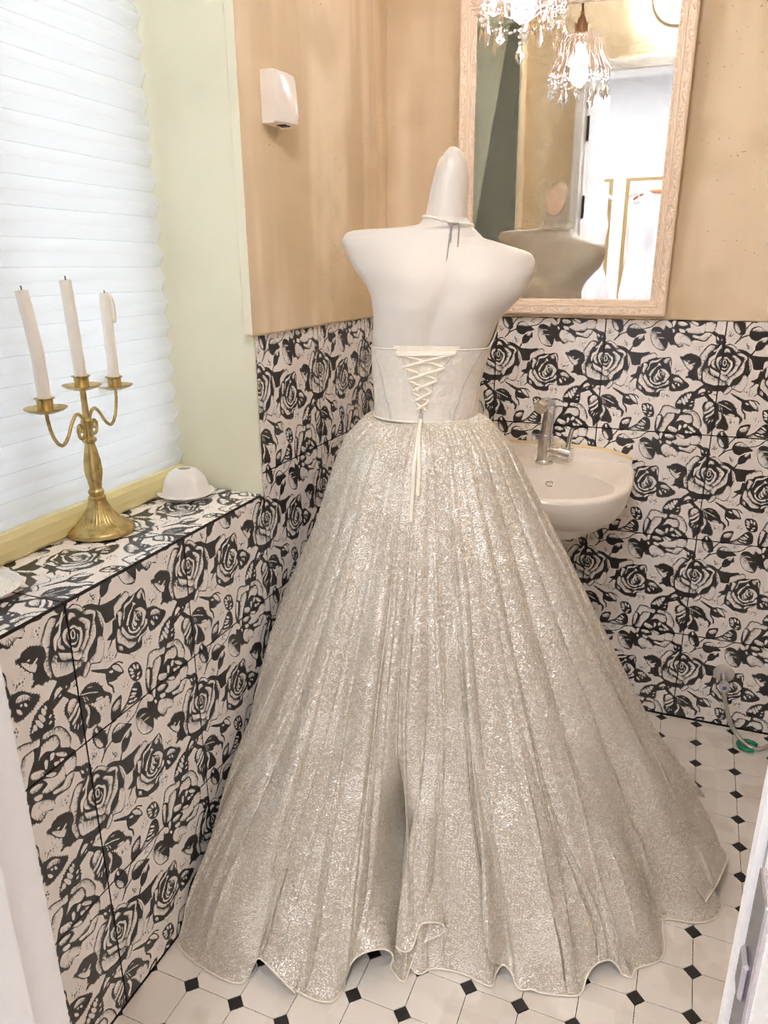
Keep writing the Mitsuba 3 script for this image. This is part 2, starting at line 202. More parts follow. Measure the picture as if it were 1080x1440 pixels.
# ---------------------------------------------------------------- rose print (vector drawing of one tile, u right, v down, in thousandths)
ROSE = """Ks 444 - -103,1556 -154,1600 -208,1660
Ks 511 - -59,1610 -130,1643 -194,1669
Kp 0 - -158,1511 -122,1545 -105,1593 -70,1613 -35,1605 10,1602 72,1584 77,1553 6,1562 -49,1559 -109,1530
Ws 244 - -117,1586 -153,1620
Ws 133 - -95,1626 -130,1638
Ws 178 - -64,1607 -76,1612
Ks 378 - -96,1631 -40,1688 19,1742
Kp 100 - -340,1315 -312,1316 -299,1297 -269,1287 -222,1294 -164,1333 -152,1375 -162,1423 -151,1474 -152,1510 -199,1510 -211,1517 -236,1493 -256,1495 -276,1493 -260,1462 -253,1426 -285,1395 -314,1349
Wp 0 0.3,1,0.02 -313,1341 -282,1353 -253,1378 -221,1391 -238,1426 -260,1415 -288,1385
Ws 156 - -276,1350 -257,1350
Ws 156 - -261,1395 -210,1362
Kp 100 - -197,1617 -186,1656 -178,1726 -189,1780 -250,1773 -275,1794 -329,1758 -321,1708 -300,1666 -270,1640 -231,1623
Ws 333 - -287,1675 -251,1737
Ws 333 - -264,1658 -234,1714
Ws 333 - -239,1636 -225,1682
Ws 333 - -301,1693 -293,1731
Ws 178 - -214,1745 -191,1736
Ws 178 - -207,1712 -187,1701
Ws 178 - -220,1630 -212,1658
Ws 178 - -314,1712 -316,1730
Ks 347 - -92,1638 -28,1706 17,1776 29,1870
Kp 100 - 6,1714 -39,1693 -83,1702 -104,1737 -84,1816 -86,1864 -51,1905 -38,1951 -34,1989 -10,1958 19,1926 38,1863 35,1799
Wp 0 0.2,-1,0.03 -61,1698 -28,1706 -18,1730 -43,1751 -77,1778 -86,1736
Ws 250 - -15,1750 -49,1783 -81,1800
Ws 222 - -2,1777 -26,1810 -63,1836
Ws 125 - 5,1842 -17,1878
Ws 125 - -47,1846 -63,1873
Ws 97 - -28,1858 -41,1893
Kp 100 - 50,1796 88,1832 117,1888 126,1920 114,1944 78,1933 33,1929 50,1877
Wp 0 1,0,0.012 27,1782 56,1806 58,1851 24,1904 24,1866 45,1843
Kp 100 - 6,1720 32,1693 64,1681 114,1692 160,1737 182,1788 223,1825 225,1858 204,1884 198,1829 154,1809 108,1807 52,1785 20,1759
Ws 83 - 21,1712 77,1732 132,1761
Wp 0 - 118,1794 156,1801 163,1812 116,1805
Ws 69 - 26,1726 40,1750
Ws 69 - 46,1735 62,1772
Ws 69 - 68,1696 104,1708
Ws 69 - 33,1749 40,1768
Kp 0 - 114,1612 191,1649 235,1667 268,1660 313,1682 342,1732 345,1760 306,1770 242,1760 207,1733 207,1689 183,1672 118,1627
Wp 0 -0.5,-1,0.016 262,1671 304,1685 338,1737 327,1745 290,1717 274,1695
Wp 0 - 291,1762 333,1758 340,1768 313,1775
Ws 194 - 234,1692 268,1707
Ks 167 - 216,1726 218,1759 245,1793 250,1831
Ks 111 - 275,1664 319,1672 348,1697
Kp 0 - 496,1818 471,1758 430,1739 385,1750 383,1788 404,1840 443,1869 489,1861
Ws 208 - 392,1760 426,1789
Ws 208 - 392,1786 427,1806
Ws 208 - 399,1818 429,1824
Ws 208 - 428,1751 444,1789
Ws 208 - 461,1765 464,1800
Ws 208 - 477,1827 450,1832
Ws 208 - 464,1850 441,1854
Kp 0 - 417,1867 466,1895 469,1985 387,1990 339,1967 364,1922
Ws 181 - 362,1934 412,1951
Ws 181 - 382,1920 426,1943
Ws 181 - 354,1959 391,1972
Ws 181 - 395,1894 434,1924
Ws 181 - 391,1972 426,1973
Ks 111 - 319,2083 393,2062 436,2020 475,2002
Ks 167 - 207,2004 303,1978 351,1948
Ks 83 - 215,2008 284,1993 337,1979
Ks 125 - 106,2166 156,2062 199,2005
Ks 139 - 86,2186 136,2134 197,2109
Ks 167 - 250,2234 225,2284
Kp 0 - 304,1880 235,1891 209,1926 200,1979 222,2013 277,1982 292,1945
Wp 0 -0.6,-1,0.03 294,1897 249,1906 218,1932 241,1950 271,1945 287,1928
Kp 100 - 64,1968 89,1953 122,1987 150,2052 149,2104 108,2108 68,2068 50,2004
Wp 0 0,1,0.035 62,2018 84,2027 114,2079 102,2101 72,2068
Wp 0 - 72,1974 88,1959 92,2000
Kp 0 - 358,2114 293,2133 254,2162 207,2146 185,2108 198,2057 251,2038 304,2073
Wp 0 0.3,-1,0.025 201,2072 250,2044 303,2078 276,2085 227,2079
Kp 0 - 336,2135 290,2152 262,2167 246,2210 257,2245 303,2229 327,2190 346,2182
Wp 0 0,-1,0.02 310,2138 332,2138 317,2170 292,2167
Kp 0 - 410,2065 464,2065 530,2119 547,2187 525,2265 452,2249 406,2194 389,2114
Wp 0 0,1,0.05 399,2093 436,2123 473,2182 521,2245 507,2256 453,2244 415,2200 393,2130
Ws 97 - 440,2105 483,2118
Ws 83 - 450,2153 523,2158
Ws 69 - 421,2107 456,2118
Kp 0 - 234,1281 290,1287 342,1290 402,1280 387,1306 340,1326 334,1379 325,1399 264,1403 249,1368 228,1318 176,1271 118,1244 125,1232 181,1246
Kp 0 - 315,1407 342,1436 342,1469 330,1509 296,1517 251,1502 295,1479 304,1459
Kp 0 - 294,1495 276,1527 244,1568 275,1547 295,1524 327,1524
Ks 111 - 323,1530 315,1560 322,1601 294,1632
Kp 100 - 598,1476 624,1471 670,1485 714,1525 760,1562 729,1595 688,1611 642,1620 606,1614 594,1579 572,1529
Wp 0 0.2,-1,0.025 621,1522 637,1499 674,1502 704,1530 707,1553 669,1535
Ws 241 - 619,1556 646,1597
Ws 185 - 646,1542 653,1556
Ws 185 - 667,1548 680,1574
Ks 400 - -157,2096 -116,2090 -69,2119
Ks 133 - -113,2122 -148,2168 -177,2172 -241,2162
Kp 100 - -69,2119 -22,2120 4,2141 5,2204 -19,2202 -58,2189 -68,2146
Wp 0 - -66,2134 -50,2143 -45,2163 -59,2158
Ws 111 - -21,2149 -22,2169
Kp 0 - -327,1770 -287,1776 -246,1809 -185,1783 -150,1795 -114,1841 -90,1908 -106,1955 -77,1998 -83,2070 -104,2108 -160,2155 -227,2163 -255,2176 -274,2208 -289,2220 -373,2152 -416,2072 -436,2054 -465,2029 -490,1960 -482,1869 -461,1821 -437,1758 -408,1747 -369,1752
Kp 100 - -478,2039 -450,2019 -404,2088 -366,2099 -264,2165 -278,2209 -313,2200 -362,2235 -398,2205 -430,2213 -469,2161 -497,2157 -498,2089
Wp 0 -0.4,-1,0.04 -368,2109 -274,2163 -290,2199 -360,2224 -406,2169 -402,2128
Wp 0 - -474,2033 -449,2027 -437,2062 -464,2065
Wp 0 - -432,2076 -410,2089 -419,2110
Wp 0 0.3,1,0.022 -433,1764 -404,1755 -365,1761 -328,1776 -285,1782 -293,1821 -324,1815 -365,1814 -400,1822 -416,1858 -437,1838 -458,1833 -444,1802
Wp 0 0.9,0.3,0.025 -393,1829 -348,1820 -330,1828 -335,1868 -356,1902 -384,1942 -407,1996 -451,1990 -430,1940 -417,1879
Wp 0 1,0,0.016 -472,1847 -441,1857 -453,1923 -468,1977 -475,1944 -478,1894
Wp 0 -0.5,1,0.03 -186,1790 -151,1802 -118,1849 -98,1914 -111,1948 -132,1937 -166,1913 -163,1870 -181,1827 -209,1811 -252,1810 -237,1796
Wp 0 -0.4,1,0.02 -274,1828 -212,1826 -183,1834 -172,1876 -174,1890 -214,1902 -259,1877 -304,1890 -320,1908 -292,1860
Wp 0 - -235,1911 -211,1916 -221,1943 -244,1943
Wp 0 0,1,0.012 -207,1926 -177,1934 -137,1968 -146,1984 -187,1956
Wp 0 - -184,1975 -160,1986 -164,2003 -182,1995
Wp 0 0,1,0.02 -279,1919 -256,1930 -270,1970 -282,1966
Wp 0 - -223,1970 -192,1981 -195,1996 -220,1995
Wp 0 0,-1,0.03 -360,1937 -293,1964 -300,1999 -352,1983 -371,1962
Wp 0 - -278,2006 -231,2021 -221,2040 -248,2040 -285,2011
Wp 0 -1,0,0.02 -160,2018 -101,2016 -82,2047 -95,2091 -135,2091 -161,2090 -165,2046
Wp 0 -0.2,-1,0.02 -304,2015 -231,2051 -190,2039 -170,2031 -169,2102 -217,2112 -280,2111 -329,2079 -282,2058
Wp 0 -0.5,-0.7,0.016 -157,2102 -106,2109 -123,2135 -168,2161 -225,2153 -254,2145 -257,2123 -196,2134
Wp 0 - -376,2073 -330,2084 -328,2107 -364,2103
Wp 0 0,-1,0.02 -388,2017 -346,2015 -309,2037 -354,2054 -386,2040
Wp 0 - -436,2013 -409,2006 -422,2057 -434,2050
Wp 0 - -483,2011 -462,2017 -441,2053 -453,2071 -485,2046
Wp 0 0,1,0.02 -359,2140 -320,2128 -277,2162 -262,2180 -281,2214 -352,2168
Kp 0 - 5,2204 32,2193 54,2190 102,2221 122,2255 137,2242 175,2250 217,2316 240,2383 240,2422 225,2468 233,2502 218,2558 190,2602 161,2598 118,2580 100,2606 65,2632 39,2610 12,2583 -44,2575 -88,2576 -140,2529 -166,2509 -190,2446 -188,2405 -170,2384 -164,2341 -178,2298 -157,2263 -132,2221 -100,2194 -55,2202 -18,2198
Wp 0 -1,0.1,0.03 -98,2202 -64,2221 -81,2245 -102,2265 -117,2295 -130,2337 -143,2374 -152,2408 -148,2460 -148,2508 -164,2502 -183,2446 -182,2410 -163,2389 -161,2349 -172,2301 -152,2267 -127,2225
Wp 0 - -21,2198 -46,2235 -69,2248 -75,2264 -42,2248 -18,2214
Wp 0 - -2,2218 -25,2235 -43,2268 -54,2312 -73,2330 -85,2347 -93,2377 -102,2384 -107,2355 -100,2318 -82,2301 -61,2286 -49,2253 -27,2228
Wp 0 -1,0,0.012 -51,2326 -72,2335 -81,2358 -71,2387 -38,2405 -56,2370 -57,2342
Wp 0 0,-1,0.01 20,2208 56,2198 101,2227 115,2258 97,2253 67,2223 41,2212
Wp 0 1,0.3,0.022 110,2266 146,2267 188,2290 198,2313 184,2342 186,2387 178,2432 157,2455 141,2470 122,2483 105,2503 86,2547 57,2518 70,2492 83,2474 102,2461 122,2439 131,2424 150,2394 167,2351 178,2307 154,2294 123,2284
Wp 0 -0.3,-1,0.02 14,2238 31,2230 54,2247 60,2267 32,2261 12,2270
Wp 0 1,-0.3,0.022 74,2292 97,2288 149,2330 148,2359 132,2391 127,2420 111,2435 94,2456 76,2474 59,2455 62,2447 84,2431 98,2409 110,2379 110,2341 98,2316
Wp 0 - 11,2309 37,2303 64,2329 83,2338 90,2375 78,2416 57,2443 36,2457 6,2436 4,2417 32,2434 52,2422 68,2386 73,2357 56,2337 40,2318 22,2318
Wp 0 -1,0,0.016 1,2302 -25,2303 -42,2322 -42,2354 -28,2386 -7,2413 -6,2404 -20,2371 -20,2339 -7,2322
Ws 100 - 15,2369 12,2342 23,2327 34,2335 38,2357 30,2375 18,2373
Ws 89 - 4,2326 -6,2344 -2,2374
Ws 67 - 52,2363 55,2386 42,2404
Ws 133 - 7,2399 24,2407 37,2405
Wp 0 0,-1,0.02 -85,2397 -70,2412 -2,2448 -4,2476 -37,2466 -55,2465 -78,2438
Wp 0 0,1,0.025 8,2442 33,2462 65,2471 60,2500 38,2508 7,2485
Wp 0 0.1,1,0.05 -110,2401 -92,2420 -103,2444 -67,2465 -22,2489 53,2525 51,2549 18,2549 -33,2551 -81,2538 -126,2519 -139,2462 -136,2428
Wp 0 -0.6,0.5,0.015 210,2309 231,2354 238,2395 231,2415 220,2362
Wp 0 -0.2,1,0.03 194,2449 225,2468 232,2500 215,2556 188,2594 156,2588 115,2573 94,2600 62,2626 45,2611 62,2591 80,2562 109,2551 138,2540 161,2525 181,2484
Ks 56 - -183,2294 -131,2217 -96,2200
Kp 0 - 405,1294 440,1284 464,1305 468,1329 517,1328 574,1320 597,1360 594,1410 601,1452 601,1486 591,1529 599,1586 579,1611 529,1625 527,1655 514,1679 466,1698 442,1722 431,1692 402,1669 346,1632 318,1608 311,1570 326,1536 324,1477 342,1436 329,1414 332,1374 335,1327
Wp 0 -0.4,0.8,0.016 410,1298 442,1290 461,1308 461,1326 407,1347 394,1356 396,1365 376,1370 346,1385 335,1416 333,1391 340,1333
Wp 0 - 418,1364 461,1355 511,1331 490,1355 470,1368 424,1380 414,1404 406,1434 392,1448 408,1405
Wp 0 0,-1,0.03 525,1350 571,1327 578,1348 549,1379 533,1370
Wp 0 - 577,1356 588,1360 589,1408 581,1396
Wp 0 - 487,1373 510,1396 488,1400 466,1424 447,1453 436,1477 427,1496 415,1485 430,1453 442,1434 467,1412 483,1394
Wp 0 1,0,0.012 500,1427 546,1432 588,1480 573,1512 559,1540 538,1551 526,1542 546,1521 554,1486 541,1461 510,1438
Wp 0 - 471,1481 481,1469 490,1439 501,1445 491,1478 486,1497 504,1523 483,1527 469,1502
Wp 0 - 431,1500 442,1533 473,1554 502,1552 519,1542 521,1561 488,1569 455,1559 431,1539 424,1513
Wp 0 - 457,1498 465,1499 472,1528 492,1546 464,1537
Wp 0 0,-1,0.012 381,1480 400,1514 432,1560 474,1586 476,1595 449,1592 413,1572 376,1524 370,1508
Wp 0 -0.5,-0.5,0.008 577,1524 590,1532 586,1562 534,1580 496,1601 477,1592 509,1581 553,1563 569,1545
Wp 0 - 591,1577 596,1593 578,1610 529,1613 508,1633 494,1639 491,1628 511,1608 553,1603 579,1594
Wp 0 -1,0,0.014 363,1380 389,1388 397,1409 382,1430 371,1467 362,1467 355,1442 362,1404 356,1390
Wp 0 -0.3,1,0.025 340,1481 361,1487 368,1528 388,1554 421,1592 480,1626 453,1639 413,1635 385,1604 356,1576 333,1556 332,1526
Wp 0 - 413,1670 469,1682 510,1675 465,1697 442,1717 435,1694
Wp 0 1,0,0.02 333,1581 359,1594 363,1618 346,1620 335,1599
Ws 102 - 500,1495 498,1468 516,1456 535,1464 540,1484
Ws 74 - 504,1473 507,1492 522,1505
Ws 56 - 523,1467 526,1482
Kd 0 - -191,2232
Kd 0 - 39,2119
Kd 0 - 182,2214
Kd 0 - 231,2597
Kd 0 - 636,1431
Kd 0 - 564,1669
Kd 0 - 255,1611
Kd 0 - 352,1842
Kd 0 - 154,1873
Kd 0 - 340,2035
Kd 0 - 185,2202
Kd 0 - 35,2103
Kd 0 - -19,1642
Kd 0 - -326,1432
Kd 0 - -402,1664"""
def crom(p, n=4, closed=True):
    p = np.array(p, float); N = len(p); o = []
    for i in range(N if closed else N - 1):
        a = p[(i - 1) % N] if closed or i > 0 else p[i]; b = p[i]; c = p[(i + 1) % N]; d = p[(i + 2) % N] if closed or i + 2 < N else c
        for t in np.arange(n) / n: o.append(.5 * (2 * b + (c - a) * t + (2 * a - 5 * b + 4 * c - d) * t * t + (3 * b - a - 3 * c + d) * t ** 3))
    if not closed: o.append(p[-1])
    return np.array(o)
def spikes(pts, h, L, rng, w=.0045, step=.008):
    h = np.array(h, float); h /= np.linalg.norm(h); out = []; carry = 0
    sgn = 1 if Polygon(pts).exterior.is_ccw else -1
    q = np.vstack([pts, pts[:1]])
    for a, b in zip(q[:-1], q[1:]):
        l = np.linalg.norm(b - a)
        if l < 1e-6: continue
        t = (b - a) / l; n = np.array([-t[1], t[0]]) * sgn; d = n @ h
        if d < .25: continue
        s = carry
        while s < l:
            c = a + t * s; ln = L * (.35 + .9 * rng.random()) * min(1, d + .3); e = n * .75 + h * .5 + t * rng.normal(0, .12); e /= np.linalg.norm(e)
            ww = w * (.6 + .8 * rng.random())
            out.append(Polygon([c - t * ww / 2 - n * .003, c + t * ww / 2 - n * .003, c + e * ln])); s += step * (.6 + .7 * rng.random())
            if rng.random() < .3: out.append(Point(c + e * ln * 1.25).buffer(.0016, quad_segs=1))
        carry = s - l
    return [o for o in out if o.is_valid]
UNIT = box(0, 0, 1, 1)
def rose_ink():
    rng = np.random.default_rng(5); ink = Polygon()
    def wrap(g):
        b = g.bounds
        return unary_union([affinity.translate(g, i, j).intersection(UNIT) for i in range(-int(np.floor(b[2])), -int(np.floor(b[0])) + 1)
                            for j in range(-int(np.floor(b[3])), -int(np.floor(b[1])) + 1)])
    for line in ROSE.strip().split('\n'):
        w = line.split(); col, kind = w[0]; e = float(w[1]) / 100; h = None if w[2] == '-' else [float(x) for x in w[2].split(',')]
        p = np.array([[float(x) for x in q.split(',')] for q in w[3:]]) / 1000
        if kind == 'p':
            q = crom(p, 3)
            if e:
                qq = []; c = q.mean(0)
                for i in range(len(q)):
                    a, b = q[i], q[(i + 1) % len(q)]; k = max(1, int(np.linalg.norm(b - a) / .013))
                    for s in range(k):
                        x, y, t = a + (b - a) * s / k, a + (b - a) * (s + .75) / k, b - a
                        n = np.array([t[1], -t[0]]) / (np.linalg.norm(t) + 1e-9)
                        if (x - c) @ n < 0: n = -n
                        qq += [x, y + n * .009 * (.5 + rng.random())]
                q = np.array(qq)
            g = Polygon(q).buffer(0); ops = [(col, g)]
            if h:
                ex = spikes(q, h[:2], h[2], rng)
                if ex: ops.append(('K', unary_union(ex).intersection(g)))
        elif kind == 's':
            wd = e / 130.
            if len(p) == 2:
                a, b = p; d = b - a; n = np.array([-d[1], d[0]]) / np.linalg.norm(d) * wd / 2
                g = Polygon([a - n * .3, a + d * .35 - n, b - d * .1 - n * .8, b, b - d * .1 + n * .8, a + d * .35 + n, a + n * .3])
            else: g = LineString(crom(p, 4, False)).buffer(wd / 2, quad_segs=2)
            ops = [(col, g.buffer(0))]
        else:
            gs = []
            for k in range(12):
                d = rng.normal(0, .022, 2); r = .0042 * np.exp(-(np.linalg.norm(d) / .03) ** 2) + .0014
                gs.append(affinity.scale(Point(*(p[0] + d)).buffer(r, quad_segs=2), .9, 1.2))
            ops = [('K', unary_union(gs))]
        for c, g in ops:
            ink = ink.union(wrap(g)) if c == 'K' else ink.difference(wrap(g))
    ink = ink.buffer(.0006, quad_segs=1).buffer(-.0006, quad_segs=1).simplify(.0008).intersection(UNIT)
    return unary_union([g for g in getattr(ink, 'geoms', [ink]) if g.geom_type == 'Polygon' and g.area > 4e-6])
INK = rose_ink()
GROUND = UNIT.difference(INK)
TS = 0.3
INK_C, GND_C = srgb(40, 37, 38), srgb(246, 240, 236)
def rose_tile(u0, u1, v0, v1, gap=0.0015, thick=0.006, ground=GND_C):
    g = gap / TS; clip = box(u0 + g, v0 + g, u1 - g, v1 - g); V, F, C, n = [], [], [], 0
    for geo, col in ((GROUND, ground), (INK, INK_C)):
        G = geo if (u0, u1, v0, v1) == (0, 1, 0, 1) and False else geo.intersection(clip)
        for pg in getattr(G, 'geoms', [G]):
            if pg.geom_type != 'Polygon' or pg.area < 1e-6: continue
            v, f = trimesh.creation.triangulate_polygon(pg, engine='earcut')
            a, b, c = v[f[:, 0]], v[f[:, 1]], v[f[:, 2]]
            ar = (b[:, 0] - a[:, 0]) * (c[:, 1] - a[:, 1]) - (b[:, 1] - a[:, 1]) * (c[:, 0] - a[:, 0])
            f = f[np.abs(ar) > 1e-12]; ar = ar[np.abs(ar) > 1e-12]
            f = np.where((ar > 0)[:, None], f[:, ::-1], f)   # v points down: flip so that the print faces outwards
            V.append(np.column_stack([v[:, 0] * TS, -v[:, 1] * TS, np.zeros(len(v))])); F.append(f + n); n += len(v); C.append(np.tile(col, (len(v), 1)))
    s = bx((u0 + g) * TS, (u1 - g) * TS, -(v1 - g) * TS, -(v0 + g) * TS, -thick, -0.00015)
    V.append(s.vertices); F.append(s.faces + n); C.append(np.tile(INK_C, (8, 1)))
    return tm(np.vstack(V), np.vstack(F)), np.vstack(C)
GROUPS = {}
def place_rose(holder, M, u0=0, u1=1, v0=0, v1=1):
    k = (round(u0, 3), round(u1, 3), round(v0, 3), round(v1, 3))
    if k not in GROUPS:
        m, c = rose_tile(*k); gid = f'rose_group_{len(GROUPS)}'; GROUPS[k] = gid
        scene[gid] = {'type': 'shapegroup', 'tile': mikit.ply(m, 'mat_rose', False, color=c)}
    scene[num(holder + '__tile')] = {'type': 'instance', 'to_world': T(M), 'g': {'type': 'ref', 'id': GROUPS[k]}}
X, Y, Z = np.eye(3)
# ---------------------------------------------------------------- the room
ZT, ZS = 1.1825, 0.835            # top of the tiled dado, sill
YN, YF = -1.60, -0.765            # near and far reveal of the window recess
CEIL, XR, YW0, YW1 = 2.47, 1.50, -1.70, -1.86
WT = 2.2                          # head of the recess
# left wall: masonry behind the tiles
put('wall_left', cat([bx(-0.30, -0.0065, YW1, 0.2, -0.05, ZS - 0.0065), bx(-0.30, -0.0065, YF + 0.03, 0.2, ZS - 0.0065, CEIL), bx(-0.30, -0.0065, YW1, YN, ZS - 0.0065, CEIL), bx(-0.30, -0.0065, YN, YF + 0.03, WT, CEIL)]), 'mat_grout')
tag('wall_left', kind='structure')
rng = np.random.default_rng(3)
def plaster_slab(y0, y1, z0, z1, x=0.010):
    # slab with a hand-trowelled, slightly wavy lower edge
    ys = np.linspace(y0, y1, 40); m = len(ys); w = 0.0025 * (meshkit.fbm(np.column_stack([ys * 40, ys * 0, ys * 0]), 3) - 0.5)
    ring = np.array([[[-0.006, y, z0 + d], [x - 0.003, y, z0 + d - 0.001], [x, y, z0 + d + 0.003], [x, y, z1], [-0.006, y, z1]] for y, d in zip(ys, w)])
    return loft(ring)
put('plaster', cat([plaster_slab(YF - 0.018, 0.0, ZT, CEIL)]), 'mat_plaster', 'wall_left')
put('plaster', cat([bx(-0.006, 0.002, YW0, YN - 0.0, ZS - 0.3, CEIL), bx(-0.006, 0.002, YN, YF, WT, CEIL)]), 'mat_plaster', 'wall_left')
# painted recess
far = loft([[[-0.28, YF + .022, z], [-.0, YF, z], [-.0, YF + .006, z], [-.28, YF + .03, z]] for z in (ZS - .006, WT)])
put('reveal', cat([far, bx(-.0085, .0101, YF - .0188, YF - .0178, ZT + .0035, WT)]), 'mat_green', 'wall_left')
put('reveal', bx(-0.28, 0.0025, YN - 0.004, YN, ZS - .006, WT), 'mat_green', 'wall_left')
put('reveal', bx(-0.28, 0.0, YN, YF + .02, WT - 0.004, WT), 'mat_green', 'wall_left')
B0, A0 = -1.3597, 0.3441
def LW(y, z): return frame([0, y, z], Y, Z, X)
for k in range(-2, 5):
    for j in range(4):
        y0 = B0 + TS * k; u0, u1 = 0.0, 1.0
        if k == -1: u0 = 0.5
        if k == -2: y0, u0, u1 = B0 - 0.15 - TS * 0.72, 0.22, 0.72
        if k == 4: u1 = (0.0 - y0) / TS
        v0, v1 = 0.0, 1.0; z = ZT - TS * j
        if k < 2:
            if j == 0: continue
            if j == 1: v0 = (z - (ZS - 0.0022)) / TS
        if j == 3: v1 = (z - 0.005) / TS
        place_rose('wall_left', LW(y0, z), u0, u1, v0, v1)
# sill tiles: the print runs from the window towards the room
def SILL(y0): return frame([-TS * 0.87, y0, ZS], Y, -X, Z)
for k in range(-1, 2):
    y0 = B0 + TS * k
    place_rose('wall_left', SILL(y0), max(0.0, (YN - y0) / TS), 1.0, 0.0, 0.87 - 0.010)
# back wall
put('wall_back', bx(-0.30, XR + .2, 0.0065, 0.2, -0.05, CEIL), 'mat_grout'); tag('wall_back', kind='structure')
def BW(x, z): return frame([x, 0, z], X, Z, -Y)
for k in range(-2, 4):
    for j in range(4):
        x0 = A0 + TS * k; u0 = max(0.0, -x0 / TS); u1 = min(1.0, (XR - x0) / TS)
        place_rose('wall_back', BW(x0, ZT - TS * j), u0, u1, 0.0, (ZT - TS * 3 - .005) / TS if j == 3 else 1.0)
xs = np.linspace(0.0, XR, 80); wv = 0.003 * (meshkit.fbm(np.column_stack([xs * 40, xs * 0 + 5, xs * 0]), 3) - 0.5)
put('plaster', loft(np.array([[[x, 0.007, ZT + d], [x, -0.001, ZT + d], [x, -0.004, ZT + d + .003], [x, -0.004, CEIL], [x, 0.007, CEIL]] for x, d in zip(xs, wv)])[:, ::-1]), 'mat_plaster', 'wall_back')
# right wall, ceiling, front wall with the doorway
put('wall_right', bx(XR + .0065, XR + .2, YW1, 0.2, -0.05, CEIL), 'mat_grout'); tag('wall_right', kind='structure')
put('plaster', bx(XR - .004, XR + .0065, YW0, 0.0, ZT, CEIL), 'mat_plaster', 'wall_right')
for k in range(6):
    for j in range(4): place_rose('wall_right', frame([XR, -TS * k, ZT - TS * j], -Y, Z, -X), 0.0, min(1.0, (-YW0 - TS * k) / TS), 0.0, (ZT - TS * 3 - .005) / TS if j == 3 else 1.0)
put('ceiling', bx(-0.30, XR + .2, YW1, 0.2, CEIL, CEIL + .1), 'mat_ceiling'); tag('ceiling', kind='structure')
DX0, DX1, DZ = 0.275, 0.897, 1.99
fr = [bx(-0.0, DX0 - .03, YW1 + .012, YW0, 0, CEIL), bx(DX1 + .03, XR, YW1 + .012, YW0, 0, CEIL), bx(DX0 - .03, DX1 + .03, YW1 + .012, YW0, DZ + .03, CEIL)]
put('wall_front', cat(fr), 'mat_plaster'); tag('wall_front', kind='structure')
# floor
put('floor', bx(-0.30, XR + .2, YW1, 0.2, -0.06, -0.0015), 'mat_grout'); tag('floor', kind='structure')
P0, e1, e2 = np.array([.9932, -1.003]), np.array([.0997, -.0019]), np.array([.0021, .0986])
PI_, HD, GP = 0.1, 0.0172, 0.0006
octo = Polygon([(HD, 0), (1 * .1 - HD, 0), (.1, HD), (.1, .1 - HD), (.1 - HD, .1), (HD, .1), (0, .1 - HD), (0, HD)]).buffer(-GP, join_style=2)
dot = Polygon([(HD, 0), (0, HD), (-HD, 0), (0, -HD)]).buffer(-GP, join_style=2)
room = box(0.0, YW0 - .14, XR, -0.0)
def slab(pg, th=0.0015, b=0.0005):
    p = np.array(pg.exterior.coords)[:-1]; q = np.array(pg.buffer(-b, join_style=2).exterior.coords)[:-1]
    if Polygon(p).exterior.is_ccw is False: p = p[::-1]
    if Polygon(q).exterior.is_ccw is False: q = q[::-1]
    v, f = trimesh.creation.triangulate_polygon(Polygon(q), engine='earcut')
    ar = [(v[t[1]] - v[t[0]])[0] * (v[t[2]] - v[t[0]])[1] - (v[t[1]] - v[t[0]])[1] * (v[t[2]] - v[t[0]])[0] for t in f]
    top = tm(np.column_stack([v, np.zeros(len(v))]), [t if a > 0 else t[::-1] for t, a in zip(f, ar)])
    ms = [top]
    if len(p) == len(q):
        k = np.argmin(((q - p[0]) ** 2).sum(1)); q = np.roll(q, -k, 0)
        ms.append(loft([np.column_stack([p, np.full(len(p), -th)]), np.column_stack([p, np.full(len(p), -b)]), np.column_stack([q, np.zeros(len(q))])], False, False))
    else:
        ms.append(loft([np.column_stack([q, np.full(len(q), -th)]), np.column_stack([q, np.zeros(len(q))])], False, False))
    return cat(ms)
def at(pg, i, j): return affinity.affine_transform(pg, [e1[0] / .1, e2[0] / .1, e1[1] / .1, e2[1] / .1, *(P0 + i * e1 + j * e2)])
full = {}
for key, pg, m in (('tile', octo, 'mat_floor_tile'), ('dot', dot, 'mat_floor_dot')):
    scene['floor_group_' + key] = {'type': 'shapegroup', 'piece': mikit.ply(slab(affinity.affine_transform(pg, [e1[0] / .1, e2[0] / .1, e1[1] / .1, e2[1] / .1, 0, 0])), m)}
    for i in range(-12, 8):
        for j in range(-12, 14):
            g = at(pg, i, j); c = g.intersection(room)
            if c.geom_type != 'Polygon' or c.buffer(-.002).is_empty: continue
            if c.area > g.area * 0.999:
                p = P0 + i * e1 + j * e2
                scene[num('floor__' + key)] = {'type': 'instance', 'to_world': T().translate([p[0], p[1], 0]), 'g': {'type': 'ref', 'id': 'floor_group_' + key}}
            else: put(key, slab(c), m, 'floor')
put('threshold', bx(DX0, DX1, YW1, YW0 - .12, -0.002, 0.012, .003), 'mat_white_frame', 'floor')

